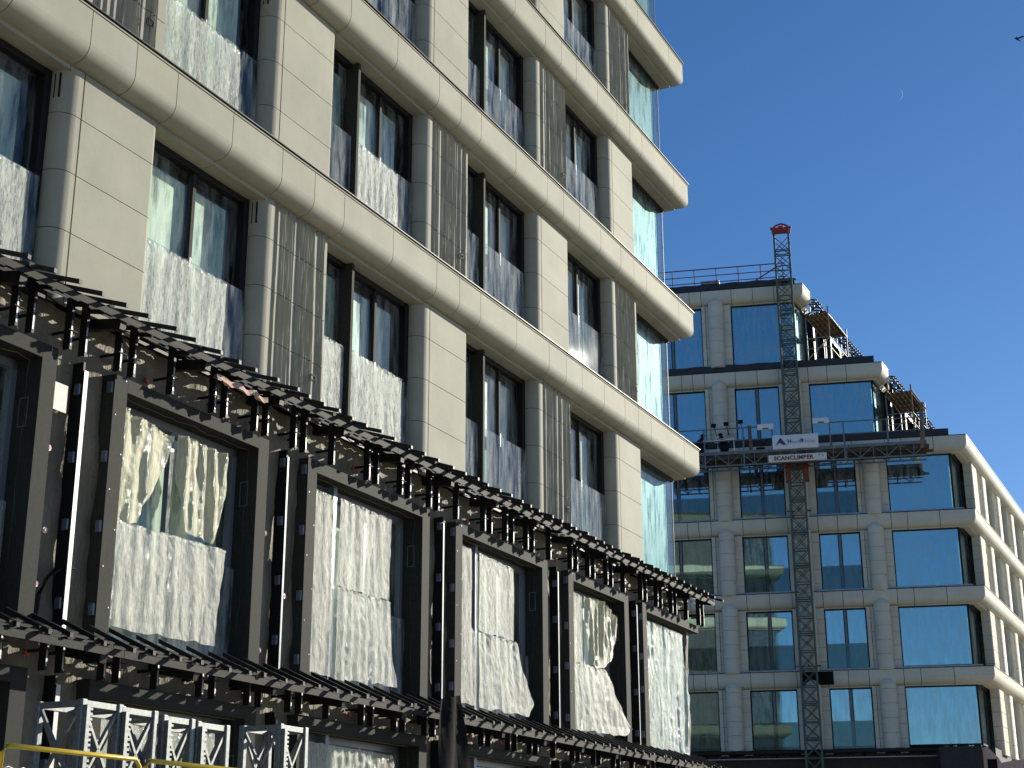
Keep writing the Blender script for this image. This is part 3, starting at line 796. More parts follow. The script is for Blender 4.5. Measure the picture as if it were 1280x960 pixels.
# ================================================================== BUILDING B (far, right)
B = empty('apartment_building', -DB * nb, rzB)
tag(B, 'far stepped apartment block with round stone columns and blue corner windows', 'building')
def Bl(wv): # world vector -> B local
    return Matrix.Rotation(-rzB, 3, 'Z') @ wv
uaL = Bl(ua); naL = Bl(na)
LV = [  # band top z, corner s, terrace?
    (27.27, -.27), (23.08, 3.10), (19.36, 6.52), (15.92, 6.60), (12.47, 6.68), (8.97, 6.74)]
STEPS = [1, 1, 1, 0, 0, 0]
SW = -13.0
COLS = [-8.7, -4.40, -.95, 2.27]
def Tside(cs):
    def f(p): return Vector((cs, 0, 0)) + uaL * p.x - naL * p.y + Vector((0, 0, p.z))
    return f
def bandB(top, cs, tlen):
    pr, sm = arc_profile(top, .66, .34, -.04, .62, .05, 8)
    o_ = MB()
    cuts = [SW, -11.2, -9.6, -7.9, -6.15, -5.63, -5.07, -3.62, -2.6, -1.6, -.25, .62, 1.5, 2.98, 3.7, 5.1]
    cuts = [c for c in cuts if c < cs - 1.0]
    for a, b in zip(cuts, cuts[1:]):
        o_.prof(pr, [lambda o, z, a=a: (a + .012, o, z), lambda o, z, b=b: (b - .012, o, z)], True, sm)
    # mitred corner: inward offset point of the two facades
    e1 = Vector((1, 0, 0)); inn1 = Vector((0, 1, 0)); inn2 = -naL
    # point with inward offset o from both lines: P = cs*e1 + x*e1 + o*inn1 where (P-c).inn2 = o
    def mit(o, z):
        x = o * (1 - inn1.dot(inn2)) / e1.dot(inn2)
        return Vector((cs + x, o, z))
    def side(t): 
        return lambda o, z: Vector((cs, 0, z)) + uaL * t + inn2 * o
    o_.prof(pr, [lambda o, z, a=cuts[-1]: (a + .012, o, z), mit, side(1.35 if tlen < 5 else 1.2)], True, sm)
    t = 1.2
    while t < tlen and tlen > 5:
        o_.prof(pr, [side(t + .012), side(t + 2.15)], True, sm); t += 2.15
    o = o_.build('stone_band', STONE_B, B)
    c = MB(); z = top + E
    c.box(SW, cs - .4, .05, .6, z - .45, z - .01); c.build('band_core', JOINT, o)
    c = MB(); c.box(SW, cs + .02, -.06, .75, z, z + .03)
    cT = MB(Tside(cs)); cT.box(-.02, tlen, -.06, .75, z + .002, z + .032)
    c.build('drip_cap', BLACK, o); cT.build('drip_cap', BLACK, o)
    return o
for i, (zt, cs) in enumerate(LV): bandB(zt, cs, 1.3 if i < 2 else 46)
# black parapet upstands on the stepped terraces and the sill ledges of lower storeys
for i, (zt, cs) in enumerate(LV[:3]):
    prev = LV[i - 1][1] if i else None
    x0 = -8 if i == 0 else prev - 3.0
    m = MB(); rnd = random.Random(i)
    x = SW if i == 0 else -5.05 if False else SW
    nseg = 40; vv = []
    xe = cs - (.3 if i < 2 else .7)
    vv = []
    for k in range(nseg + 1):
        xx = SW + (xe - SW) * k / nseg; zz = zt + .37 + .02 * math.sin(k * 1.7) + rnd.uniform(-.012, .012)
        vv += [(xx, .02, zt + .034 + E), (xx, -.0 + rnd.uniform(-.02, .02), zz + E), (xx, .35, zz + E), (xx, .35, zt + .034 + E)]
    ff = [(k * 4 + j, (k + 1) * 4 + j, (k + 1) * 4 + (j + 1) % 4, k * 4 + (j + 1) % 4) for k in range(nseg) for j in range(4)]
    ff += [(0, 1, 2, 3), (nseg * 4 + 3, nseg * 4 + 2, nseg * 4 + 1, nseg * 4)]
    m.add(vv, ff); m.build('terrace_upstand', ROOFBLK, B)
SILL = m_simple('sill_sheet', (.25, .30, .38), .35, .5, .5, .25, 3)
def pierB(x0, x1, z0, z1, pil, row):
    m = MB(); js = []; z = z1
    step = .62; k = 0
    zz = z0
    while zz < z1 - .05:
        ze = min(z1, zz + step)
        if pil:
            m.box(x0, (x0 + x1) / 2 - .01, .16, .6, zz + .006 + E, ze - .006 + E); m.box((x0 + x1) / 2 + .01, x1, .20, .6, zz + .006 + E, ze - .006 + E)
        else: m.box(x0, x1, .18, .6, zz + .006 + E, ze - .006 + E)
        zz = ze
    return m
def columnB(xc, z0, z1, r=.36):
    m = MB(); zz = z0; n = 20
    def ring(z, rr): return [(xc - rr * math.cos(k / n * math.pi), .11 - rr * math.sin(k / n * math.pi) * 1.0, z + E) for k in range(n + 1)]
    def seg(za, ra, zb_, rb):
        A_, B_ = ring(za, ra), ring(zb_, rb); q = n + 1
        m.add(A_ + B_, [(i, i + 1, q + i + 1, q + i) for i in range(n)], True)
        m.add(A_, [list(range(n + 1))[::-1]]); m.add(B_, [list(range(n + 1))])
    step = .62; first = True
    seg(z0 - .16, r * .93, z0 - .10, r)
    zz = z0 - .10
    tops = z1
    while zz < tops - .05:
        ze = min(tops, zz + step); seg(zz + .006, r, ze - .006, r); zz = ze
    seg(tops, r * .99, tops + .12, r * .80); seg(tops + .12, r * .80, tops + .30, r * .25)
    return m
def winB(x0, x1, z0, z1, double, guard):
    m = MB(); t = .06
    m.box(x0, x1, .40, .5, z1 - t + E, z1 + .03 + E); m.box(x0, x1, .40, .5, z0 + E, z0 + t + E)
    m.box(x0, x0 + t, .40, .5, z0 + E, z1 + E); m.box(x1 - t, x1, .40, .5, z0 + E, z1 + E)
    o = m.build('window', BLACK, B)
    md = (x0 + x1) / 2
    if double:
        f = MB(); f.box(md - .09, md - .055, .41, .48, z0 + E, z1 + E); f.box(md + .055, md + .09, .41, .48, z0 + E, z1 + E); f.build('mullion', BLACK, o)
        f = MB(); f.box(md - .055, md + .055, .43, .48, z0 + E, z1 + E); f.build('mullion', RAILB, o)
    for p, q in ((x0, md), (md, x1)) if double else ((x0, x1),):
        f = MB(); f.box(p + .04, q - .04, .450, .462, z0 + .03 + E, z1 - .03 + E); f.build('pane', GLASS_B, o)
    if guard:
        f = MB(); f.box(x0 + .05, x1 - .05, .36, .37, z0 - .05 + E, z0 + 1.12 + E); f.build('guard_pane', GUARD_B, o)
    return o
rowsB = []   # (z0,z1,corner s)
for i in range(len(LV)):
    ztop = LV[i][0] - .71
    zbot = (LV[i + 1][0] + (.42 if i + 1 < 3 else .12)) if i + 1 < len(LV) else 5.72
    rowsB.append((zbot, ztop, LV[i][1]))
for i, (z0, z1, cs) in enumerate(rowsB):
    cg = cs - (.44 if i < 2 else .70)     # corner of the glass
    for xc in COLS:
        if xc + .7 > cg: continue
        pL = pierB(xc - .68, xc - .33, z0 - .3, z1 + .02, True, i); oL = pL.build('pier', STONE_B, B)
        pR = pierB(xc + .33, xc + .70, z0 - .3, z1 + .02, False, i); pR.build('pier', STONE_B, B)
        m = MB(); m.box(xc - .66, xc + .68, .22, .7, z0 - .3 + E, z1 + E); m.build('pier_core', JOINT, oL)
        columnB(xc, z0 + .02, z1 + .10).build('round_column', STONE_B, B)
    edges = [(-11.9, -9.38), (-8.0, -5.08), (-3.70, -1.63), (-.25, 1.59), (2.97, None)]
    for a, b in edges:
        if a > cg - .5: continue
        if b is None or b > cg + .1 or (i, a) in ((0, -3.70), (1, -.25)): b = cg; last = True
        else: last = False
        if a < -12: continue
        winB(a, b, z0, z1, not last, (not last) and i > 1)
        if last:
            # return pane round the corner
            f = MB(Tside(cs)); t0 = .05
            xx = .55
            wn = MB(); wn.box(b - .05, b + .02, .37, .47, z0 + E, z1 + E)
            wo_ = wn.build('corner_post', BLACK, B)
            def Tc(p, b=b): return Vector((b, .42, 0)) + uaL * p.x - naL * p.y + Vector((0, 0, p.z))
            f = MB(Tc); f.box(.03, 2.3, -.006, .006, z0 + .03 + E, z1 - .03 + E); f.build('pane', GLASS_C, wo_)
            f = MB(Tc); f.box(0, 4.6, -.03, .05, z1 - .06 + E, z1 + .03 + E); f.box(0, 4.6, -.03, .05, z0 - .02 + E, z0 + .05 + E); f.box(2.24, 2.32, -.03, .05, z0 + E, z1 + E)
            f.build('frame', BLACK, wo_)
            fl = MB(Tc); fl.box(.10, 1.05, .12, .13, z0 + E, z1 - .1 + E); fl.build('protective_film', INNER_C, wo_)
            fl = MB(Tc); fl.box(1.3, 2.2, .12, .13, z0 + E, z1 - .1 + E); fl.build('protective_film', INNER_C, wo_)
    # sill ledge sheet on top of the band below
    if 1 < i + 1 < len(LV) and i >= 2:
        zt = LV[i + 1][0]
        m = MB(); m.box(SW, cs - .35, -.03, .45, zt + .034 + E, zt + .10 + E)
        m.build('sill_ledge', SILL, B)
# structure behind glass, side rooms
zlow = 0
for i, (z0, z1, cs) in enumerate(rowsB):
    m = MB(); zt = LV[i][0] + E; zb_ = (LV[i + 1][0] + E) if i + 1 < len(LV) else 0
    m.box(SW, cs - 2.2, 2.2, 2.4, zb_, zt - .7)
    m.build('inner_wall', ROOM, B)
    mt = MB(Tside(cs)); mt.box(2.4, 46, 2.4, 2.6, zb_, zt - .7); mt.build('inner_wall', ROOM, B)
    m = MB(); b0 = cs - .62
    P2 = [Vector((SW, .5, 0)), Vector((b0, .5, 0)), Vector((b0, .5, 0)) + uaL * 46, Vector((SW, 40, 0))]
    m.add([(p.x, p.y, zt - .72) for p in P2] + [(p.x, p.y, zt - .01) for p in P2], [(3, 2, 1, 0), (4, 5, 6, 7), (0, 1, 5, 4), (1, 2, 6, 5), (2, 3, 7, 6), (3, 0, 4, 7)])
    m.build('floor_slab', ROOM, B)
# side facade
def side_pier(cs, t0, z0, z1, col, fl):
    T = Tside(cs)
    m = MB(T); zz = z0; n = 10
    while zz < z1 - .05:
        ze = min(z1, zz + .62); a2, b2 = zz + .008 + E, ze - .008 + E
        if col:
            r = .42
            P = [(t0, .6), (t0, .62 - .0)]
            P = [(t0, .62)] + [(t0 + r - r * math.cos(k / n * math.pi / 2) , .18 + r * .9 - r * .9 * math.sin(k / n * math.pi / 2)) for k in range(n + 1)] + [(t0 + 1.0, .18), (t0 + 1.0, .62)]
        else: P = [(t0, .62), (t0, .26), (t0 + .06, .22), (t0 + 1.3, .22), (t0 + 1.3, .62)]
        lo = [(x, y, a2) for x, y in P]; hi = [(x, y, b2) for x, y in P]; q = len(P)
        m.add(lo + hi, [(i, i + 1, q + i + 1, q + i) for i in range(q - 1)], col)
        m.add(lo, [list(range(q))[::-1]]); m.add(hi, [list(range(q))])
        zz = ze
    return m
for i, (z0, z1, cs) in enumerate(rowsB):
    T = Tside(cs)
    if i < 2: continue
    m = MB(T); m.box(2.5, 3.5, .30, .62, z0 - .3 + E, z1 + E); m.build('pier_core', JOINT, B)
    side_pier(cs, 2.46, z0 - .3, z1 + .03, False, False).build('side_pier', STONE_B, B)
    t = 4.9; k = 0
    while t < 44:
        rnd = random.Random(k + i * 7)
        m = MB(T); x0_ = t - 1.30
        for q in range(10):
            xx = x0_ + .04 + q * .125; zz = z0 - .2
            while zz < z1:
                h = rnd.uniform(.22, .42); ze = min(z1, zz + h); w1 = rnd.uniform(.20, .28); w2 = rnd.uniform(.20, .28)
                m.add([(xx, .36, zz + E), (xx + .05, w1, zz + E), (xx + .10, .36, zz + E), (xx + .02, .36, ze + E), (xx + .08, w2, ze + E), (xx + .12, .36, ze + E)],
                      [(0, 1, 4, 3), (1, 2, 5, 4), (0, 2, 1), (3, 4, 5)])
                zz = ze
        m.box(x0_, t, .36, .62, z0 - .3 + E, z1 + E)
        m.build('ribbed_panel', STONE_B, B)
        side_pier(cs, t, z0 - .3, z1 + .03, True, False).build('side_pier', STONE_B, B)
        m = MB(T); m.box(t + 1.04, t + 2.95, .52, .54, z0 + E, z1 + E); m.build('side_pane', GLASS_C, B)
        m = MB(T); m.box(t + 1.04, t + 3.0, .47, .55, z1 - .06 + E, z1 + E); m.box(t + 1.98, t + 2.05, .45, .55, z0 + E, z1 - .06 + E); m.build('side_frame', BLACK, B)
        t += 4.38; k += 1
    # vertical cap to sun-lit side of sill
# unfinished side of the two top storeys: membrane, frames, jagged rafters
for i in (0, 1):
    z0, z1, cs = rowsB[i]; zt = LV[i][0]; T = Tside(cs)
    rnd = random.Random(50 + i)
    m = MB(T); m.box(2.5, 34, .55, .62, z0 - .3 + E, z1 + .5 + E); m.build('wall_membrane', MEMB, B)
    for k in range(10):
        t = 2.45 + k * 3.3
        m = MB(T); m.box(t, t + .25, .2, .55, z0 - .3 + E, z1 + E); m.box(t + 2.0, t + 2.2, .2, .55, z0 - .3 + E, z1 + E); m.box(t, t + 2.2, .2, .55, z1 - .2 + E, z1 + E)
        m.build('portal_frame', BLACK, B)
        m = MB(T); m.box(t + .25, t + 2.0, .40, .42, z0 + E, z1 - .2 + E); m.build('side_pane', GLASS_C, B)
        m = MB(T); m.box(t + 2.5, t + 2.62, .30, .5, z0 - .3 + E, z1 + E); m.box(t + 2.95, t + 3.0, .32, .5, z0 - .3 + E, z1 + E); m.build('cladding_rail', BOARD, B)
    pr_ = None
    for k in range(46):
        t = 1.55 + k * .42
        m = MB(T); m.bar((t, .4, zt - .12 + E), (t + rnd.uniform(-.04, .04), -.32, zt - .30 + rnd.uniform(-.05, .05) + E), .05, .06)
        m.build('rafter', BLACK, B)
    for k in range(22):
        t = 1.6 + k * .86
        m = MB(T); m.bar((t, -.1, zt - .22 + E), (t, .5, zt - .75 + E), .05, .06); m.box(t - .03, t + .03, .05, .11, zt - .85 + E, zt - .2 + E)
        m.build('bracket', BLACK if k % 3 else BOARD, B)
    m = MB(T); m.box(1.5, 20, -.2, -.13, zt - .34 + E, zt - .28 + E); m.box(1.5, 20, .05, .1, zt - .5 + E, zt - .44 + E); m.build('ledge_rail', STEELD, B)
# dark storey under the lowest band row
m = MB(); m.box(SW, 6.0, .25, .6, 0, 5.55 + E); m.build('base_wall', DBOX, B)
m = MB(); m.box(SW, 6.1, -.25, .6, 5.46 + E, 5.60 + E)
o = m.build('base_flashing', BLACK, B)
m = MB(); m.box(SW, 6.0, -.30, -.26, 5.22 + E, 5.26 + E); m.build('ledge_rail', GALV, B)
for k in range(30):
    m = MB(); x = -12.6 + k * .62; m.bar((x, -.26, 5.24 + E), (x + .05, .25, 5.44 + E), .04, .05); m.build('bracket', RAILB if k % 3 == 0 else BLACK, B)
m = MB(); m.box(.9, 4.0, .235, .245, 2.2 + E, 4.05 + E); wn = m.build('shop_window', GLASS_B, B)
mt = MB(Tside(6.7)); mt.box(.6, 46, .3, .6, 0, 5.6 + E); mt.build('base_wall', DBOX, B)
# column-end cables
for (x, z) in [(-4.2, 5.95), (2.45, 6.1), (-4.3, 9.45), (2.35, 9.6), (-4.15, 13.0), (2.5, 13.1), (-4.2, 16.5), (2.4, 16.6)]:
    m = MB(); m.tube([(x + .06 * math.cos(k / 8 * 6.3), -.14, z + .05 * math.sin(k / 8 * 6.3) + E) for k in range(9)], .006, 5); m.build('cable_loop', BLACK, B)
# missing band piece behind the mast: black gap on the lowest band
m = MB(); m.box(-1.42, -.02, -.052, .0, 8.97 - .60 + E, 8.97 - .02 + E); m.build('band_gap', JOINT, B)

MBm = Matrix.Translation(-DB * nb) @ Matrix.Rotation(rzB, 4, 'Z')
def placeB(o, x=0, y=0, z=0): o.matrix_world = MBm @ Matrix.Translation((x, y, z)); return o
# roof railing
r_ = placeB(empty('roof_railing'), -12, .0, 27.66 + E); tag(r_, 'thin red-brown pipe railing along the flat roof edge of the far building', 'railing')
q = MB(); q.tube([(0, 0, .78), (11.0, 0, .78)], .028, 6); q.build('top_rail', ORANGE, r_)
q = MB(); q.tube([(0, 0, .42), (11.0, 0, .42)], .022, 6); q.build('mid_rail', ORANGE, r_)
q = MB(); q.tube([(0, 0, .08), (11.0, 0, .08)], .022, 6); q.build('toe_rail', ORANGE, r_)
for k in range(11):
    q = MB(); q.tube([(.3 + k * 1.06, 0, 0), (.3 + k * 1.06, 0, .8)], .026, 6); q.build('post', ORANGE, r_)
q = MB(); q.bar((9.6, 0, 0), (10.6, -.1, .55), .05); q.build('brace', ORANGE, r_)
q = MB(); q.box(-.45, .45, -.3, .3, 0, .17); o = placeB(q.build('insulation_pack', SILL, bev=.02), -4.6, .3, 27.66 + E); tag(o, 'flat grey-blue pack lying on the roof edge behind the railing', 'pack')

# ---- mast climber: mast
r_ = placeB(empty('mast'), -1.40, -1.1, 0)
tag(r_, 'tall green lattice mast with a red top standing in front of the far building', 'mast')
Z1 = 29.75 + E
for k, (x, y) in enumerate([(0, 0), (.68, 0), (.68, .6), (0, .6)]):
    q = MB(); q.box(x - .045, x + .045, y - .045, y + .045, 0, Z1); q.build('leg', MASTG, r_)
bq = MB(); P = [(0, 0), (.68, 0), (.68, .6), (0, .6)]; z = 0; k = 0; h = .755
while z < Z1 - .5:
    for j in range(4):
        a, b = P[j], P[(j + 1) % 4]
        bq.bar((*a, z), (*b, z), .045); bq.bar((*a, z + .03), (*b, z + h - .03), .032); 
        if j % 2 == 0: bq.bar((*b, z + .03), (*a, z + h - .03), .032)
        if k % 2 == 0: bq.bar((*a, z + .08), (*b, z + .08), .04)
    z += h; k += 1
bq.build('bracing', MASTG, r_)
q = MB(); q.box(-.1, .78, -.05, .65, Z1, Z1 + .06)
q.box(-.02, .70, -.05, .0, Z1 - .10, Z1)
q.tube([(-.04, -.02, Z1 + .02), (.10, -.02, Z1 + .16), (.34, -.02, Z1 + .24), (.58, -.02, Z1 + .16), (.72, -.02, Z1 + .02)], .05, 8)
q.tube([(.02, -.02, Z1 - .30), (.34, -.02, Z1 - .04), (.66, -.02, Z1 - .30)], .035, 8); q.box(-.16, -.06, -.04, .04, Z1 - .02, Z1 + .1); q.box(.74, .84, -.04, .04, Z1 - .02, Z1 + .1); q.box(.22, .46, -.04, .04, Z1 + .05, Z1 + .14)
q.build('mast_head', RED, r_, bev=.01)
for zz in (9.2, 16.2, 27.5):
    q = MB(); q.bar((.34, .6, zz + E), (.34, 1.25, zz + E), .06); q.bar((-.2, 1.0, zz + E), (.9, 1.0, zz + E), .06); q.build('wall_tie', MASTG, r_)

# ---- mast climber: platform
PZ = 18.66 + E
r_ = placeB(empty('work_platform'), 0, -2.0, PZ)
tag(r_, 'long steel work platform with truss underframe on the lattice mast', 'work platform')
x0, x1 = -6.9, 4.68
q = MB()
for y in (0, .85):
    q.bar((x0, y, -.08), (x1, y, -.08), .10, .14); q.bar((x0, y, -.66), (x1, y, -.66), .06, .06)
    x = x0; up_ = True
    while x < x1 - .3:
        q.bar((x, y, -.12 if up_ else -.63), (min(x1, x + .58), y, -.63 if up_ else -.12), .035); q.bar((x, y, -.12), (x, y, -.64), .035); x += .58; up_ = not up_
x = x0
while x < x1:
    q.bar((x, 0, -.66), (x, .85, -.66), .04); x += 1.16
q.build('truss_frame', RAILB, r_)
q = MB(); x = x0; rnd = random.Random(8)
for y in (.05, .26, .47, .68): q.box(x0, x1, y, y + .19, -.02 + rnd.uniform(0, .01), .02)
q.build('deck', RAILB, r_)
q = MB()
for k in range(18):
    xx = x0 + .2 + k * .65
    q.box(xx, xx + .10, -.02, .9, -.34, -.12)
q.box(x0, x1 + .3, .3, .56, -.40, -.34); q.box(x0, x1 + .1, .02, .2, -.36, -.16); q.box(x0, x1, .62, .85, -.52, -.2)
q.build('timber_bearers', m_simple('oily_timber', (.085, .068, .045), .8, 0, .2, .5, 3), r_)
for xx in (-6.4, -5.05, -3.3, -2.0, .55, 1.15, 3.05, 4.6):
    q = MB(); q.box(xx - .035, xx + .035, -.05, .02, -.75 if xx in (-5.05, -3.3, 1.15) else -.1, 1.1); q.build('rail_post', RAILB, r_)
for zz, nm in ((1.07, 'top_rail'), (.5, 'mid_rail')):
    q = MB(); q.tube([(x0, -.02, zz), (-2.3, -.02, zz)], .028, 6); q.build(nm, RAILB, r_); q = MB(); q.tube([(.1, -.02, zz), (x1, -.02, zz)], .028, 6); q.build(nm, RAILB, r_)
q = MB(); q.tube([(-4.45, -.02, .0), (-4.45, -.02, .62), (-3.72, -.02, .62), (-3.72, -.02, 0)], .025, 6); q.tube([(-5.1, -.02, .52), (-3.7, -.02, .56)], .025, 6); q.build('white_gate', WHITE, r_)
q = MB(); q.bar((4.47, -.03, -.35), (4.62, .0, 1.75), .16, .06); q.build('plank_post', WOOD, r_)
q = MB(); q.bar((-2.98, .3, -.1), (-3.02, .3, 1.25), .16, .08); q.build('plank_post', WOOD, r_)
q = MB(); q.box(-1.52, -1.30, .8, 1.2, -1.3, .75); q.box(-.70, -.50, .8, 1.2, -1.3, .75); q.box(-1.55, -.45, .75, .82, -.10, .0); q.box(-1.55, -.45, .75, .82, -.72, -.62); q.box(-1.6, -.4, .72, .84, .58, .66)
q.build('drive_carriage', ORANGE, r_)
# toolbox and coil on deck
q = MB(); q.box(-2.75, -2.35, .1, .4, .02, .14); q.bar((-2.6, .2, .1), (-2.2, .2, .55), .03); o_ = q.build('tool_bag', JOINT); placeB(o_, 0, -2.0, PZ); tag(o_, 'dark tool bag lying on the deck left of the banner', 'bag')
for x, lab in ((-2.28, 'white box lamp on the platform rail left of the mast'), (.17, 'white box lamp on the platform rail right of the mast')):
    q = MB(); q.box(x - .36, x + .36, -.18, -.06, 0, .26); o_ = q.build('box_lamp', WHITE, bev=.015); placeB(o_, 0, -2.0, PZ + .98 + (.04 if x > 0 else -.10))
    tag(o_, lab, 'lamp', 'white box lamps on the platform')
    q = MB(); q.box(x - .12, x + .14, -.19, -.16, .02, .07); q.build('label_strip', JOINT, o_)
for x, z in ((-4.62, 1.25), (-4.05, 1.30), (-3.40, 1.36)):
    q = MB(); q.box(x - .11, x + .11, .2, .3, z, z + .16); q.bar((x, .3, z + .08), (x, 2.1, z + .08), .03); o_ = q.build('anchor_box', JOINT); placeB(o_, 0, -2.0, PZ)
    lab = {-4.62: 'left', -4.05: 'middle', -3.40: 'right'}[x]
    tag(o_, f'{lab} one of the three small black boxes in a line above the platform', 'box', 'small black boxes above the platform')

# signs ------------------------------------------------------------
def text_part(name, txt, size, m, parent, x, y, z, sx=1., bold=0., rz=0):
    cu = bpy.data.curves.new(name, 'FONT'); cu.body = txt; cu.size = size; cu.extrude = .004; cu.offset = bold; cu.space_character = sx
    to = bpy.data.objects.new(name, cu); C.objects.link(to)
    dg = bpy.context.evaluated_depsgraph_get(); me = bpy.data.meshes.new_from_object(to.evaluated_get(dg))
    bpy.data.objects.remove(to)
    me.materials.clear(); me.materials.append(m)
    o = bpy.data.objects.new(name, me); C.objects.link(o); o.parent = parent
    o.matrix_local = Matrix.Translation((x, y, z)) @ Matrix.Rotation(R(90), 4, 'X')
    return o
SL = 0.0
r_ = placeB(empty('banner'), -2.00, -2.12, PZ - .06)
tag(r_, 'white company banner with a blue triangle logo tied to the work platform', 'banner')
mb = MB(); vv = []; nx = 30
for j in range(7):
    for i in range(nx + 1):
        u, v = i / nx, j / 6
        vv.append((2.02 * u, -.03 * math.sin(u * 14 + v) * (.3 + v * .4) - .02 * math.sin(v * 3), .64 * v + .015 * math.sin(u * 11) * (1 - v)))
mb.add(vv, [(j * (nx + 1) + i, j * (nx + 1) + i + 1, (j + 1) * (nx + 1) + i + 1, (j + 1) * (nx + 1) + i) for j in range(6) for i in range(nx)], True)
mb.add([(0, .06, 0), (2.02, .06, 0), (2.02, .06, .64), (0, .06, .64)], [(3, 2, 1, 0)])
mb.build('cloth', WHITE, r_)
q = MB(); yy = -.055
q.add([(.12, yy, .14), (.36, yy, .52), (.60, yy, .17), (.44, yy, .24), (.30, yy, .27), (.2, yy, .2)], [(0, 5, 4, 1), (4, 3, 2, 1)]); q.build('logo', TXTB, r_)
q = MB(); q.add([(.34, yy - .002, .22), (.47, yy - .002, .24), (.62, yy - .002, .155), (.50, yy - .002, .18)], [(0, 3, 2, 1)]); q.build('logo_stroke', TXTR, r_)
text_part('lettering', 'Н', .25, TXTB, r_, .66, yy, .24, bold=.004)
text_part('lettering', 'орд', .185, TXTG, r_, .85, yy, .24, 1.1)
text_part('lettering', 'Ф', .25, TXTB, r_, 1.20, yy, .24, bold=.004)
text_part('lettering', 'асад', .185, TXTG, r_, 1.42, yy, .24, 1.12)
r_ = placeB(empty('sign'), -2.22, -2.12, PZ - .66)
tag(r_, 'long white sign with dark red capitals under the banner on the platform', 'sign')
q = MB(); q.box(0, 2.56, -.02, .02, 0, .33); q.build('board', BOARD, r_, bev=.006)
text_part('lettering', 'SCANCLIMBER', .26, TXTR, r_, .24, -.024, .08, 1.03, bold=.010)
text_part('registered_mark', '®', .12, TXTR, r_, 2.20, -.024, .20)
q = MB(); q.box(2.38, 2.41, -.026, -.02, .16, .24); q.build('bolt', JOINT, r_)

# workers crouching on the deck -------------------------------------
def skin_body(name, verts, edges, radii, m):
    me = bpy.data.meshes.new(name); me.from_pydata(verts, edges, []); me.materials.append(m)
    o = bpy.data.objects.new(name, me); C.objects.link(o)
    md = o.modifiers.new('s', 'SKIN')
    for i, r in enumerate(radii): me.skin_vertices[0].data[i].radius = (r, r)
    me.skin_vertices[0].data[0].use_root = True
    o.modifiers.new('u', 'SUBSURF').levels = 2; o.modifiers['u'].render_levels = 2
    return o
def worker(x, mir, lab):
    s = mir
    V = [(0, 0, .28), (-.05 * s, 0, .50), (-.16 * s, 0, .68), (-.22 * s, 0, .76), (-.28 * s, 0, .84), (-.31 * s, 0, .93),       # pelvis spine chest neck head
         (-.15 * s, -.19, .66), (-.30 * s, -.22, .48), (-.46 * s, -.16, .42), (-.54 * s, -.14, .40),
         (-.15 * s, .19, .66), (-.30 * s, .22, .50), (-.46 * s, .16, .46), (-.54 * s, .14, .45),
         (-.02 * s, -.10, .25), (-.36 * s, -.14, .40), (-.20 * s, -.14, .06), (-.34 * s, -.15, .03),
         (-.02 * s, .10, .25), (-.34 * s, .16, .20), (.02 * s, .14, .06), (-.08 * s, .14, .03)]
    Ed = [(0, 1), (1, 2), (2, 3), (3, 4), (4, 5), (2, 6), (6, 7), (7, 8), (8, 9), (2, 10), (10, 11), (11, 12), (12, 13), (0, 14), (14, 15), (15, 16), (16, 17), (0, 18), (18, 19), (19, 20), (20, 21)]
    Ra = [.17, .16, .17, .075, .105, .09, .08, .06, .045, .035, .08, .06, .045, .035, .11, .085, .06, .045, .11, .085, .06, .045]
    o = skin_body('person', V, Ed, Ra, CLOTHN); placeB(o, x, -1.45, PZ + .02)
    tag(o, lab, 'person', 'workers on the platform')
    q = MB(); n = 12
    cx, cz = -.30 * s, .93
    for j in range(5):
        pass
    rings = [[(cx + .115 * math.cos(a * math.pi / 4 / 1) * 0 + .12 * math.cos(k / n * 6.2832) * math.cos(j * math.pi / 10), .12 * math.sin(k / n * 6.2832) * math.cos(j * math.pi / 10), cz + .11 * math.sin(j * math.pi / 10)) for k in range(n)] for j in range(6) for a in (0,)]
    vv = [p for r in rings for p in r]
    q.add(vv, [(j * n + k, j * n + (k + 1) % n, (j + 1) * n + (k + 1) % n, (j + 1) * n + k) for j in range(5) for k in range(n)], True)
    q.build('hood', CLOTHN, o)
worker(-5.45, -1, 'person in dark workwear crouching at the left end of the work platform')
worker(-4.05, 1, 'person in dark workwear and hood crouching behind the white gate on the platform')

# scaffold decks on the terraces -------------------------------------
def deck_scaffold(cs, z, t0, t1, o0, o1, zfloor, lab):
    Bw = MBm @ Vector((cs, 0, 0))
    r = empty('scaffold_deck', Bw, rzA); r.location.z = zfloor + E; tag(r, lab, 'scaffold', 'small scaffolds on the terraces')
    h = z - zfloor
    q = MB(); k = 0; y = o0
    while y > o1 + .05:
        q.box(t0, t1, y - .20, y - .012, h, h + .045); y -= .21
    q.build('deck', PLY, r)
    for y in (o0, o1):
        q = MB(); q.tube([(t0, y, h - .03), (t1, y, h - .03)], .03, 6); q.build('ledger', RAILB, r)
    for (t, y) in ((t0 + .05, o0), (t0 + .05, o1), (t1 - .05, o0), (t1 - .05, o1)):
        q = MB(); q.tube([(t, y, 0), (t, y, h + (.35 if y == o1 else .0))], .035, 8); q.build('post', WOOD if t < t1 - 1 and y == o1 else RAILB, r)
    for zz in (.55, 1.05):
        q = MB(); q.tube([(t0 + .05, o0, zz), (t0 + .05, o1, zz)], .022, 6); q.tube([(t0 + .05, o1, zz), (t1 - .05, o1, zz)], .022, 6); q.build('guard_rail', GALV, r)
    q = MB(); q.tube([(t0 + .05, o0, .05), (t0 + .05, o1, 1.0)], .02, 6); q.build('brace', GALV, r)
    q = MB()
    for k in range(5): q.box(t0 + .3 + k * .7, t0 + .36 + k * .7, o1, o0, h - .07, h)
    q.build('joist', WOOD, r)
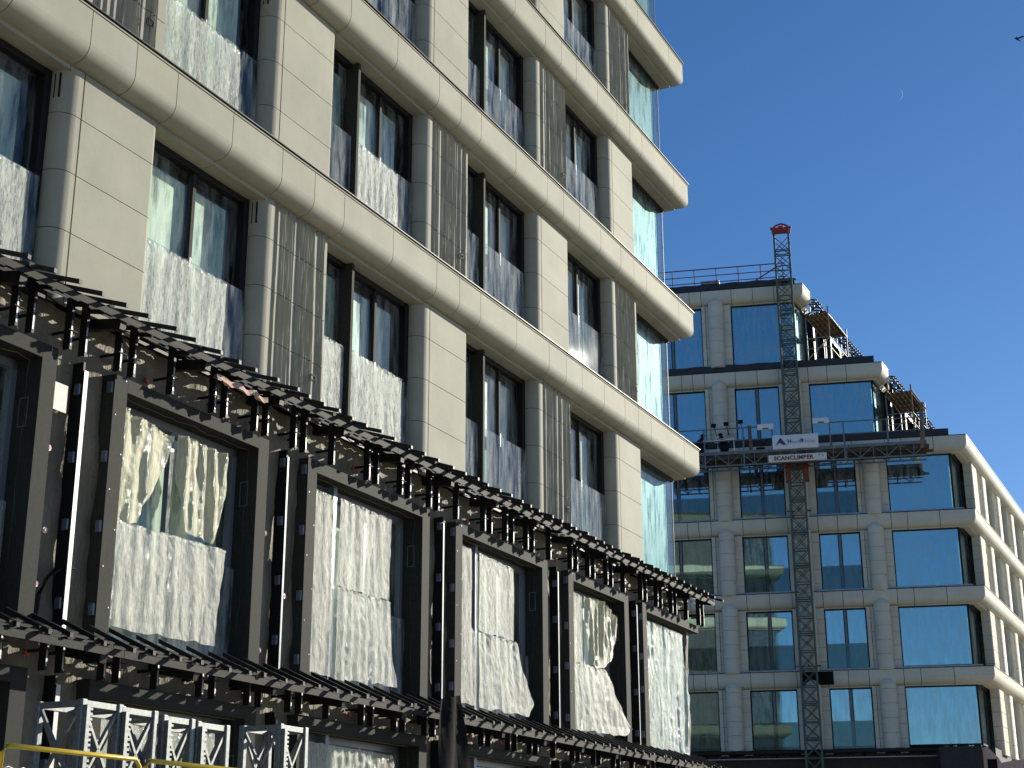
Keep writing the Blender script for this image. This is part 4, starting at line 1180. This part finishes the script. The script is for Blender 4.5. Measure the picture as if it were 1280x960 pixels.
deck_scaffold(-.3, 25.62, .0, 3.6, -.10, -1.18, 23.42, 'small scaffold with plank deck on the topmost terrace of the far building')
deck_scaffold(3.1, 21.75, .8, 4.0, .08, -1.10, 19.72, 'small scaffold with plank deck on the second terrace of the far building')
# terrace floors under the decks are the floor slabs; add black roofing on them
for (zt, cs) in LV[1:3]:
    m = MB(Tside(cs)); m.box(.3, 34, .4, 6, zt + E - .008, zt + .01 + E); m.build('terrace_roofing', ROOFBLK, B)

# ---- site box and pink insulation, bottom right
r_ = placeB(empty('site_canopy'), 5.2, -2.6, 0)
tag(r_, 'dark boxy site canopy in front of the base of the far building', 'canopy')
q = MB(); q.box(-1.15, .52, 0, 2.2, 3.9 + E, 5.42 + E); q.build('hood_box', DBOX, r_, bev=.02)
for x in (-1.0, .4):
    for y in (.1, 2.0):
        q = MB(); q.box(x - .06, x + .06, y - .06, y + .06, 0, 3.9 + E); q.build('post', RAILB, r_)
rnd = random.Random(3)
r_ = placeB(empty('insulation_stack'), 6.9, -2.4, 0); tag(r_, 'pink torn insulation boards stacked at the far right bottom edge', 'insulation')
q = MB()
vv = []; 
pts = [(-1.15, 5.35), (-.95, 5.40), (-.55, 4.95), (-.45, 4.75), (.1, 4.85), (1.6, 4.95), (1.6, 0), (-.6, 0), (-.6, 3.6), (-1.15, 4.0)]
q.add([(x, 0, max(0, z + (E if z else 0))) for x, z in pts] + [(x, .5, max(0, z + (E if z else 0))) for x, z in pts], [list(range(10)), list(range(10, 20))[::-1]] + [(i, i + 10, (i + 1) % 10 + 10, (i + 1) % 10) for i in range(10)])
q.build('pink_board', PINK, r_)
q = MB(); q.box(-1.0, -.62, -.02, -.002, 4.3 + E, 4.9 + E); q.build('hole', JOINT, r_)

# ---- bird
def dirpx(x, y): return (fw * 1905.657 + right * (x - 640) - upv * (y - 480)).normalized()
p = dirpx(1271, 49) * 70 + Vector((0, 0, EYE))
o = empty('bird', p, 0); o.rotation_euler = (R(25), R(8), R(20)); o.scale = (.6, .6, .6)
tag(o, 'small dark bird flying high at the right edge of the blue sky', 'bird')
q = MB()
prof_ = [(-.24, .005), (-.20, .02), (-.12, .045), (0, .055), (.12, .045), (.2, .03), (.30, .04), (.36, .01)]
n = 8; vv = []
for x, r in prof_: vv += [(x, r * math.cos(k / n * 6.2832), r * math.sin(k / n * 6.2832) - .12 * x) for k in range(n)]
q.add(vv, [(j * n + k, j * n + (k + 1) % n, (j + 1) * n + (k + 1) % n, (j + 1) * n + k) for j in range(len(prof_) - 1) for k in range(n)], True)
q.build('body', FEATH, o)
for s in (-1, 1):
    q = MB(); th = .008
    W = [(-.08, 0, .03), (.10, 0, .02), (.20, s * .22, .16), (.28, s * .42, .24), (.14, s * .44, .26), (.02, s * .24, .15)]
    q.add([(x, y, z) for x, y, z in W] + [(x, y, z + th) for x, y, z in W], [list(range(6)), list(range(6, 12))[::-1]] + [(i, (i + 1) % 6, (i + 1) % 6 + 6, i + 6) for i in range(6)])
    q.build('wing', FEATH, o)
# ---- moon, a faint day crescent
mo, n, p_ = mat('moon_light'); n.nodes.remove(p_)
em = N(n, 'ShaderNodeEmission'); em.inputs[0].default_value = (.55, .72, 1, 1); em.inputs[1].default_value = .12
tr = N(n, 'ShaderNodeBsdfTransparent'); ad = N(n, 'ShaderNodeAddShader'); L(n, em.outputs[0], ad.inputs[0]); L(n, tr.outputs[0], ad.inputs[1]); L(n, ad.outputs[0], n.nodes['Material Output'].inputs[0])
D_ = dirpx(1127, 118); c0 = D_ * 6000 + Vector((0, 0, EYE)); rad = 6000 * 8.5 / 1960
q = MB(); vv = []; K = 24
for k in range(K + 1):
    t = -R(75) + R(150) * k / K
    ox, oy = math.cos(t) * rad, math.sin(t) * rad
    ix = ox - rad * .14 * math.cos(t * 1.15)
    vv += [c0 + right * (ox - rad * .8) + upv * oy, c0 + right * (ix - rad * .8) + upv * oy]
q.add(vv, [(2 * k, 2 * k + 2, 2 * k + 3, 2 * k + 1) for k in range(K)])
o = q.build('moon', mo); tag(o, 'faint pale crescent moon in the blue daytime sky', 'moon')
